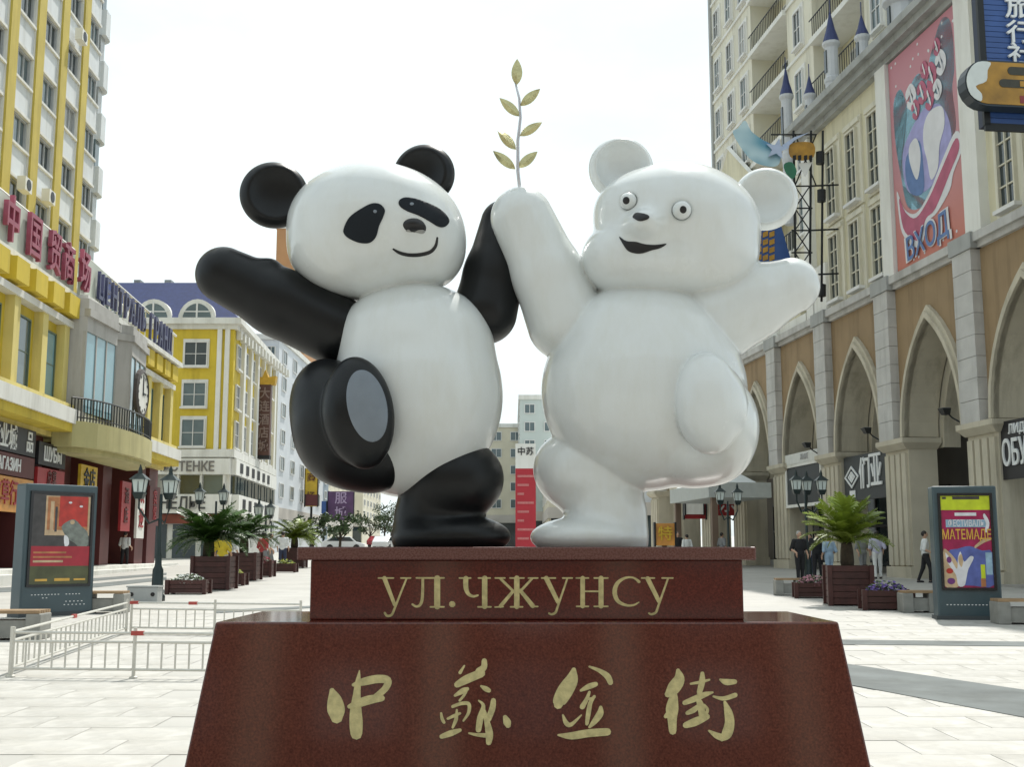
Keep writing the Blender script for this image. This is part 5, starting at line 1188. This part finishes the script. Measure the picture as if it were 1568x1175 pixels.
street_lamp('distant street lamp right of the yellow corner building', 405, 868, 790, (398, 412), .8)

# ------------------------------------------------------------ planters, cycads, flower boxes
M_WOOD = mat('dark_red_wood', (.055, .016, .013), .55, .3, 4, .2, rand=.15)
M_SOIL = mat('soil', (.04, .03, .02), .9, .3, 8, .5)
M_TRUNK = mat('cycad_trunk', (.045, .032, .02), .9, .4, 12, 1.0)
def leafmat(n, c, v=.25):
    m = mat(n, c, .45, v, 3, rand=.2); b = m.node_tree.nodes['Principled BSDF']; b.inputs['Subsurface Weight'].default_value = 0; return m
M_FROND = leafmat('cycad_frond', (.17, .23, .025)); M_FRONDD = leafmat('cycad_frond_dark', (.040, .095, .014))
def planter(name, label, g, w, d, h, rz=0, group=None):
    o = thing(name, label, 'planter', (g.x, g.y, gz(g.y)), rz, group); n = max(3, round(h / .15))
    for i in range(n):
        z0 = .03 + i * h / n; z1_ = z0 + h / n - .014
        MB().box(-w / 2, w / 2, -d / 2, -d / 2 + .04, z0, z1_).build('board', M_WOOD, o); MB().box(-w / 2, w / 2, d / 2 - .04, d / 2, z0, z1_).build('board', M_WOOD, o)
        MB().box(-w / 2, -w / 2 + .04, -d / 2 + .041, d / 2 - .041, z0, z1_).build('board', M_WOOD, o); MB().box(w / 2 - .04, w / 2, -d / 2 + .041, d / 2 - .041, z0, z1_).build('board', M_WOOD, o)
    MB().box(-w / 2 + .03, w / 2 - .03, -d / 2 + .03, d / 2 - .03, .05, h - .08).build('soil', M_SOIL, o)
    for a in (-1, 1):
        for b_ in (-1, 1): MB().box(a * (w / 2 + .005) - .05, a * (w / 2 + .005) + .05, b_ * (d / 2 + .005) - .05, b_ * (d / 2 + .005) + .05, 0, h + .03).build('corner_post', M_WOOD, o)
    return o
def frond_mesh(L, arch, m, seed):
    rnd = random.Random(seed); mb = MB(); N = 34; pts = []
    for i in range(N + 1):
        t = i / N; x = L * t * (1 - .12 * t * arch); z = L * (.55 * t - (.28 + .5 * arch) * t * t); pts.append(Vector((x, 0, z)))
    for i in range(N):
        a, b_ = pts[i], pts[i + 1]; mb.add([(a.x, -.012, a.z), (a.x, .012, a.z), (b_.x, .010, b_.z), (b_.x, -.010, b_.z)], [[0, 1, 2, 3]])
        if i < 2: continue
        t = i / N; ll = L * .20 * math.sin(math.pi * min(1, .12 + .85 * t)) ** .6
        for sd in (-1, 1):
            q = a + Vector((ll * .55, sd * ll, ll * (.30 + rnd.uniform(-.08, .08)) - ll * .35 * rnd.random())); wv = Vector((.021, 0, 0)) * (L / .9)
            mid = (a + q) / 2 + Vector((0, 0, .02)); mb.add([a - wv * .4, a + wv * .6, mid + wv * .8, q, mid - wv * .5], [[0, 1, 2, 4], [4, 2, 3]])
    me = mb.mesh('frond'); me.materials.append(m); return me
def cycad(label, base, trunk_h, L, m, nf, seed, group='cycad palms in planters', up=0):
    rnd = random.Random(seed); o = thing('cycad_palm', label, 'palm', tuple(base), rnd.uniform(0, 6), group)
    MB().lathe([(.11 * L, 0), (.13 * L, trunk_h * .3), (.12 * L, trunk_h * .7), (.10 * L, trunk_h), (.05, trunk_h + .06)], 12).build('trunk', M_TRUNK, o, True)
    meshes = [frond_mesh(L, a, m, seed + i) for i, a in enumerate((.15, .45, .8))]
    for i in range(nf):
        lay = i / nf; k = 2 if lay > .66 else 1 if lay > .3 else 0
        f_ = place('frond', meshes[k], None, o, (0, 0, trunk_h - .03), (rnd.uniform(-.2, .2), -R(48 + up) * (1 - lay) - R(up) + rnd.uniform(-.12, .12) + .12 * lay, 2.399 * i + rnd.uniform(-.2, .2)))
        s = rnd.uniform(.82, 1.08); f_.scale = (s, s, s)
    return o
FLOW = {}
def flowers(name, label, g, w, d, z, col, seed, rz=0, dens=260, leaf=(.06, .10, .03)):
    rnd = random.Random(seed); mb = MB(); lb = MB()
    for i in range(dens):
        x, y = rnd.uniform(-w / 2, w / 2), rnd.uniform(-d / 2, d / 2); e = 1 - max(abs(x) / (w / 2), abs(y) / (d / 2)) ** 3; zz = e * rnd.uniform(.08, .26); r = rnd.uniform(.025, .05)
        tgt = mb if rnd.random() < .55 else lb; n = 5; a0 = rnd.uniform(0, 6); tl = Vector((rnd.uniform(-.5, .5), rnd.uniform(-.9, .2), 1)).normalized(); u = tl.orthogonal().normalized(); v = tl.cross(u); c = Vector((x, y, zz))
        pts = [c + (u * math.cos(a0 + 6.283 * k / n) + v * math.sin(a0 + 6.283 * k / n)) * r for k in range(n)]
        tgt.add([c - tl * r * .5] + pts, [[0, 1 + k, 1 + (k + 1) % n] for k in range(n)])
    o = thing(name, label, 'flowers', (g.x, g.y, gz(g.y) + z), rz, 'flower beds in the wooden boxes')
    tag(mb.build('blossoms', mat('bloom_' + name + str(seed), col, .6, .3, 12), o), kind='stuff'); tag(lb.build('leaves', leafmat('flower_leaf%d' % seed, leaf), o), kind='stuff')
# right group
gA = ground(1300, 927); pA = planter('wooden_planter', 'tall square dark red wooden planter holding the bright green cycad on the right', gA, .92, .92, .88, R(-8), 'wooden planters')
cycad('bright green arching cycad palm in the tall square planter on the right', gA + Vector((0, .0, .80)), .60, 1.22, M_FROND, 50, 3, up=6)
gB = ground(1362, 936) + Vector((.05, .35, 0)); planter('wooden_planter', 'low dark red flower box right of the tall square planter', gB, .98, .62, .40, R(-8), 'wooden planters'); flowers('purple_flowers', 'purple petunias in the low box right of the tall planter', gB, .9, .55, .36, (.16, .10, .34), 11, R(-8))
gB2 = ground(1325, 921) + Vector((.1, .5, 0)); planter('wooden_planter', 'low slatted box tucked between tall planter and purple flower box', gB2, .9, .6, .36, R(-8), 'wooden planters')
gC = ground(1252, 917) + Vector((0, .3, 0)); planter('wooden_planter', 'low dark flower box left of the tall square planter', gC, .95, .6, .36, R(-8), 'wooden planters'); flowers('pink_flowers', 'pink blossoms in the low box left of the tall planter', gC, .9, .6, .32, (.42, .20, .24), 12, R(-8))
# left row
gD = ground(312, 904) + Vector((.2, .4, 0)); planter('wooden_planter', 'tall dark planter with the large cycad behind the white flower box on the left', gD, 1.05, 1.05, .95, 0, 'wooden planters')
cycad('large dark green spreading cycad palm beside the left street lamp', gD + Vector((-.2, 0, .88)), .55, 1.36, M_FRONDD, 70, 5, up=-5)
gE = ground(284, 911) + Vector((0, .3, 0)); planter('wooden_planter', 'low dark box of white flowers at the front of the left planter row', gE, 1.0, .6, .36, 0, 'wooden planters'); flowers('white_flowers', 'white blossoms in the front box of the left planter row', gE, .95, .6, .30, (.60, .62, .58), 13, 0)
gF = ground(372, 889); planter('wooden_planter', 'second tall planter in the left row, behind the yellow-shirted walker', gF, 1.05, 1.05, .95, 0, 'wooden planters')
cycad('dark cycad palm second in the left planter row', gF + Vector((0, 0, .88)), .6, 1.3, M_FRONDD, 58, 6, up=-5)
gG = ground(352, 897); planter('wooden_planter', 'low box of yellow-green plants between the first two left cycads', gG, .95, .6, .36, 0, 'wooden planters'); flowers('yellow_flowers', 'yellow-green bedding plants between the first two left cycads', gG, .9, .6, .30, (.40, .42, .08), 14)
gH = ground(450, 870); planter('wooden_planter', 'third tall planter in the left row, at the edge of the pedestal cap', gH, 1.05, 1.05, .95, 0, 'wooden planters')
cycad('mid green cycad palm third in the left row beside the pedestal cap', gH + Vector((0, 0, .88)), .6, 1.4, M_FROND, 54, 8, up=-9)
gI = ground(436, 877); planter('wooden_planter', 'low box of bright plants in front of the third left cycad', gI, .95, .6, .36, 0, 'wooden planters'); flowers('yellow_flowers', 'bright yellow-green bedding plants before the third left cycad', gI, .9, .6, .30, (.42, .45, .06), 15)
gJ = ground(393, 884); planter('wooden_planter', 'low box of crimson flowers between the second and third left cycads', gJ, 1.2, .8, .6, 0, 'wooden planters'); flowers('red_flowers', 'crimson blossoms heaped between the second and third left cycads', gJ, 1.2, .9, .56, (.30, .03, .06), 16, 0, 420)

# ------------------------------------------------------------ benches and the grey box
M_SLAT = mat('bench_wood', (.30, .20, .11), .6, .25, 5, .2, rand=.12); M_BSTONE = mat('bench_stone', (.24, .24, .22), .7, .2, 4, .3)
def bench(label, g, w, rz):
    o = thing('street_bench', label, 'bench', (g.x, g.y, gz(g.y)), rz, 'low stone and timber benches')
    for x in (-w / 2, w / 2 - .22): MB().box(x, x + .22, -.28, .28, 0, .40).build('end_block', M_BSTONE, o, bevel=.02)
    MB().box(-w / 2 + .221, w / 2 - .221, -.24, .24, .04, .30).build('plinth', M_BSTONE, o)
    for i in range(5): y = -.27 + i * .112; MB().box(-w / 2 + .02, w / 2 - .02, y, y + .09, .402, .45).build('slat', M_SLAT, o)
bench('stone bench with timber slats cut by the left edge', ground(10, 980), 1.15, R(4)); bench('stone bench with timber slats just right of the left kiosk', ground(152, 941) + Vector((0, .3, 0)), .9, R(4))
bench('stone bench with timber slats left of the right kiosk', ground(1416, 940) + Vector((0, .35, 0)), .75, R(-6)); bench('stone bench with timber slats cut by the right edge', ground(1578, 958) + Vector((0, .3, 0)), 1.0, R(-6))
bench('small grey stone bench left of the pink flower box', ground(1208, 912), .75, R(-6))
gx = ground(217, 924); bx_ = thing('utility_box', 'small pale grey metal box at the foot of the left street lamp', 'box', tuple(gx), 0)
MB().box(-.36, .36, 0, .42, 0, .36).build('cabinet', mat('grey_box', (.36, .37, .36), .5, .1, 3), bx_, bevel=.015)
MB().box(-.38, .38, -.01, .44, .362, .40).build('lid', mat('grey_box', (.36, .37, .36), .5), bx_)
for x in (-.25, .25):
    ho = MB().lathe([(0, 0), (.05, 0), (.05, .012), (0, .012)], 12); ho.v = [(x + p[0], -.012 + p[2], .2 + p[1]) for p in ho.v]; ho.build('hole', M_BEZEL, bx_)

# ------------------------------------------------------------ people
SKIN = mat('skin', (.48, .30, .21), .6, .08); HAIR = mat('hair', (.02, .015, .012), .6, .2)
def person(label, g, rz, top, bottom, stride=.12, armL=.1, armR=.1, h=1.7, hair=HAIR, long_top=False, bag=None, legs_bare=False):
    o = thing('person', label, 'person', (g.x, g.y, gz(g.y)), rz, 'people in the street'); s = h / 1.72
    v = lambda x, y, z: (x * s, y * s, z * s)
    hipL, hipR = v(-.09, 0, .92), v(.09, 0, .92); kL, kR = v(-.10, -stride * .6, .50), v(.10, stride * .35, .50); aL, aR = v(-.10, -stride * .5, .08), v(.10, stride * 1.1, .09)
    shL, shR = v(-.19, 0, 1.40), v(.19, 0, 1.40); eL, eR = v(-.25, armL * .4, 1.12), v(.25, armR * .4, 1.12); hL, hR = v(-.25, -armL, .88 + armL * .5), v(.25, -armR, .88 + armR * .5)
    legs = [s_cone(hipL, kL, .085 * s, .058 * s), s_cone(kL, aL, .056 * s, .038 * s), s_cone(hipR, kR, .085 * s, .058 * s), s_cone(kR, aR, .056 * s, .038 * s)]
    feet = [s_ell((aL[0], aL[1] - .06 * s, .035 * s), (.045 * s, .12 * s, .036 * s)), s_ell((aR[0], aR[1] - .06 * s, .035 * s), (.045 * s, .12 * s, .036 * s))]
    torso = [s_ell(v(0, 0, .98), np.array((.165, .11, .14)) * s), s_ell(v(0, 0, 1.25), np.array((.18, .115, .24)) * s)]
    arms = [s_cone(shL, eL, .055 * s, .043 * s), s_cone(eL, hL, .042 * s, .03 * s), s_cone(shR, eR, .055 * s, .043 * s), s_cone(eR, hR, .042 * s, .03 * s)]
    hands = []
    for hh, sg in ((hL, -1), (hR, 1)):
        hands.append(s_ell((hh[0], hh[1], hh[2] - .05 * s), (.022 * s, .038 * s, .05 * s)))
        for q in (-1.5, -.5, .5, 1.5): hands.append(s_cone((hh[0], hh[1] + q * .017 * s, hh[2] - .09 * s), (hh[0] - sg * .012 * s, hh[1] + q * .018 * s, hh[2] - (.165 - abs(q) * .012) * s), .0095 * s, .008 * s))
        hands.append(s_cone((hh[0], hh[1] - .035 * s, hh[2] - .05 * s), (hh[0] - sg * .02 * s, hh[1] - .055 * s, hh[2] - .105 * s), .010 * s, .008 * s))
    head = [s_cone(v(0, .01, 1.44), v(0, 0, 1.54), .05 * s, .048 * s), s_ell(v(0, -.01, 1.61), np.array((.075, .095, .11)) * s), s_ell(v(0, -.105, 1.595), np.array((.014, .02, .022)) * s), s_ell(v(-.077, 0, 1.605), np.array((.012, .022, .03)) * s), s_ell(v(.077, 0, 1.605), np.array((.012, .022, .03)) * s)]
    body = place('body', sdf_mesh('body', s_union(.02 * s, *torso, *legs, *arms, *head, *feet, *hands), .022 * s), SKIN, o)
    infl = lambda f, d: (lambda g_: (setattr(g_, 'bb', (f.bb[0] - d, f.bb[1] + d)), g_)[1])(lambda p: f(p) - d)
    def cut(f, z0, z1_):
        g_ = lambda p: np.maximum(np.maximum(f(p), z0 - p[..., 2]), p[..., 2] - z1_); g_.bb = f.bb; return g_
    sleeves = [s_cone(shL, eL, .058 * s, .05 * s), s_cone(shR, eR, .058 * s, .05 * s)]
    place('top', sdf_mesh('top', cut(infl(s_union(.03 * s, *torso, *sleeves), .016), (.72 if long_top else .90) * s, 1.47 * s), .022 * s), top, o)
    place('trousers', sdf_mesh('trousers', cut(infl(s_union(.03 * s, torso[0], *legs), .012), (.45 if legs_bare else .07) * s, 1.02 * s), .022 * s), bottom, o)
    place('shoes', sdf_mesh('shoes', infl(s_union(.01, *feet), .008), .022 * s), M_BLK, o)
    hr = s_sub(.01, s_ell(v(0, .012, 1.635), np.array((.086, .10, .105)) * s), s_ell(v(0, -.10, 1.585), np.array((.085, .09, .10)) * s))
    place('hair', sdf_mesh('hair', hr, .018 * s), hair, o)
    for x in (-.03, .03): place('eye', sdf_mesh('eye', s_ell(v(x, -.098, 1.625), np.array((.012, .008, .008)) * s), .006), HAIR, o)
    place('mouth', sdf_mesh('mouth', s_ell(v(0, -.098, 1.555), np.array((.022, .008, .005)) * s), .006), mat('lips', (.30, .10, .09), .5), o)
    if bag: MB().box(-.30 * s, -.22 * s, -.15, .15, .78 * s, 1.02 * s).build('bag', bag, o)
    return o
cl = lambda n, c: mat('cloth_' + n, c, .85, .15, 8)
BLKC, NAVY, LBLUE, WHT, GREY, BEIGE, LIL, YELC, REDC = cl('black', (.015, .015, .018)), cl('navy', (.03, .04, .08)), cl('light_blue', (.30, .42, .55)), cl('white', (.68, .70, .70)), cl('grey', (.20, .21, .22)), cl('beige', (.42, .38, .30)), cl('lilac', (.48, .48, .62)), cl('yellow', (.55, .42, .03)), cl('red', (.35, .05, .05))
GREYHAIR = mat('grey_hair', (.35, .34, .32), .6)
def gp(px, Y): q = at(px, 700, Y); return Vector(((px - 784) / FPX * Y * CP, Y, 0))
person('person in dark clothes with pale hair left of the right cycad', ground(1226, 894), R(15), BLKC, BLKC, .08, .25, .1, 1.72, GREYHAIR)
person('person in a lilac top beside the dark-clothed one near the right lamp', ground(1242, 889), R(-30), LIL, NAVY, .1, .1, .1, 1.62)
person('person all in black behind the left fronds of the right cycad', ground(1253, 890), R(160), BLKC, BLKC, .1, .1, .1, 1.75)
person('person in a light blue dress left of the right cycad trunk', ground(1271, 891), R(200), LBLUE, LBLUE, .1, .2, .1, 1.6, HAIR, True)
person('person in a white and lilac shirt and pale trousers right of the cycad', ground(1345, 887), R(170), LIL, WHT, .12, .3, .1, 1.74)
person('person in a grey top half hidden behind the right cycad', ground(1322, 884), R(20), GREY, GREY, .1, .1, .2, 1.66)
person('person in a white shirt and dark trousers beside the right kiosk', ground(1419, 893), R(80), WHT, BLKC, .22, .2, .15, 1.72, HAIR)
person('person in black trousers and pale top before the left shopfronts', gp(191, 57), R(170), WHT, BLKC, .1, .2, .1, 1.74)
person('person in dark clothes beside the left shopfront doors', gp(196, 60), R(30), NAVY, BLKC, .1, .1, .1, 1.7)
person('person in a long yellow top beside the left planters', ground(339, 897), R(180), YELC, BEIGE, .12, .15, .1, 1.72, HAIR, True)
person('person in a white top and dark skirt behind the yellow-shirted one', ground(351, 886), R(170), WHT, BLKC, .12, .15, .1, 1.68)
person('person in a red top between the left planters', ground(402, 880), R(150), REDC, GREY, .12, .15, .1, 1.7)
person('person in a pale top walking among the left planters', ground(413, 877), R(100), WHT, GREY, .18, .15, .1, 1.66)
person('person in a bright white shirt by the third left cycad', ground(432, 873), R(180), WHT, NAVY, .12, .15, .1, 1.74)
person('person in black seen over the pedestal right of the bear foot', gp(1038, 60), R(10), BLKC, BLKC, .1, .1, .1, 1.72)
person('person in a white top seen over the pedestal right of the bear foot', gp(1052, 57), R(200), WHT, NAVY, .1, .1, .1, 1.62)
person('person in dark grey seen over the pedestal below the distant lamp', gp(1106, 58), R(120), GREY, BLKC, .12, .1, .1, 1.7)

# ------------------------------------------------------------ far cars and trees at the end of the street
def car(label, x, y, rz, m):
    o = thing('parked_car', label, 'car', (x, y, gz(y)), rz, 'cars at the far end of the street')
    prof = [(-2.1, .35), (2.1, .35), (2.15, .7), (1.3, .9), (.7, 1.42), (-1.1, 1.45), (-1.9, .98), (-2.15, .85)]
    MB().prism(prof, -.85, .85).build('body', m, o, bevel=.08)
    MB().prism([(1.05, .95), (.62, 1.36), (-1.0, 1.38), (-1.6, .98)], -.86, .86).build('window', M_GLASS, o)
    for wx in (-1.3, 1.3):
        for wy in (-.8, .8):
            w_ = MB().lathe([(0, -.1), (.32, -.1), (.34, 0), (.32, .1), (0, .1)], 14); w_.v = [(wx + p[0], wy + p[2], .33 + p[1]) for p in w_.v]; w_.build('wheel', M_BEZEL, o)
car('white car parked far down the street under the panda', at(525, 836, 118).x, 118, R(10), mat('car_white', (.68, .69, .70), .25, .02, coat=.5))
car('pale car farther along beside the panda leg', at(590, 836, 125).x, 125, R(80), mat('car_white', (.68, .69, .70), .25, coat=.5))
car('red car near the panda standing leg far away', at(582, 820, 150).x, 150, R(70), mat('car_red', (.30, .02, .03), .25, .02, coat=.5))
M_TREE = leafmat('tree_leaf', (.05, .085, .03), .35)
def tree(label, px, Y, h, seed, wd=1.0):
    rnd = random.Random(seed); g = gp(px, Y); o = thing('street_tree', label, 'tree', (g.x, Y, gz(Y)), 0, 'trees at the end of the street')
    mb = MB().tube([(0, 0, -.1), (.05, 0, h * .3), (-.05, .05, h * .6)], [.16, .12, .06], 7)
    for i in range(5): a = i * 1.3; mb.tube([(0, 0, h * .3), (math.cos(a) * h * .15 * wd, math.sin(a) * h * .15, h * .5), (math.cos(a) * h * .26 * wd, math.sin(a) * h * .26, h * .68)], [.07, .045, .02], 5)
    mb.build('trunk', M_TRUNK, o)
    lf = MB()
    cl_ = [(rnd.gauss(0, h * .17 * wd), rnd.gauss(0, h * .17), h * rnd.uniform(.45, .92)) for _ in range(16)]
    for i in range(900):
        c = rnd.choice(cl_); p = Vector(c) + Vector((rnd.gauss(0, h * .06), rnd.gauss(0, h * .06), rnd.gauss(0, h * .05))); r = rnd.uniform(.10, .2); n = Vector((rnd.gauss(0, 1), rnd.gauss(0, 1), rnd.gauss(.4, 1))).normalized(); u = n.orthogonal().normalized() * r; v = n.cross(u) * .6
        lf.add([p - u, p + v, p + u, p - v], [[0, 1, 2, 3]])
    tag(lf.build('crown', M_TREE, o), kind='stuff')
tree('leafy street tree nearest the panda standing leg, far away', 588, 170, 6.0, 1, 1.3); tree('leafy street tree left of the panda standing leg, far away', 566, 150, 4.6, 2, 1.3)
tree('distant tree past the panda leg at the street end', 598, 210, 7.5, 3, 1.2); tree('small tree among the shop signs left of the panda leg', 520, 112, 3.6, 4, 1.4); tree('small bright tree left of the purple billboard', 478, 100, 3.4, 5, 1.4)
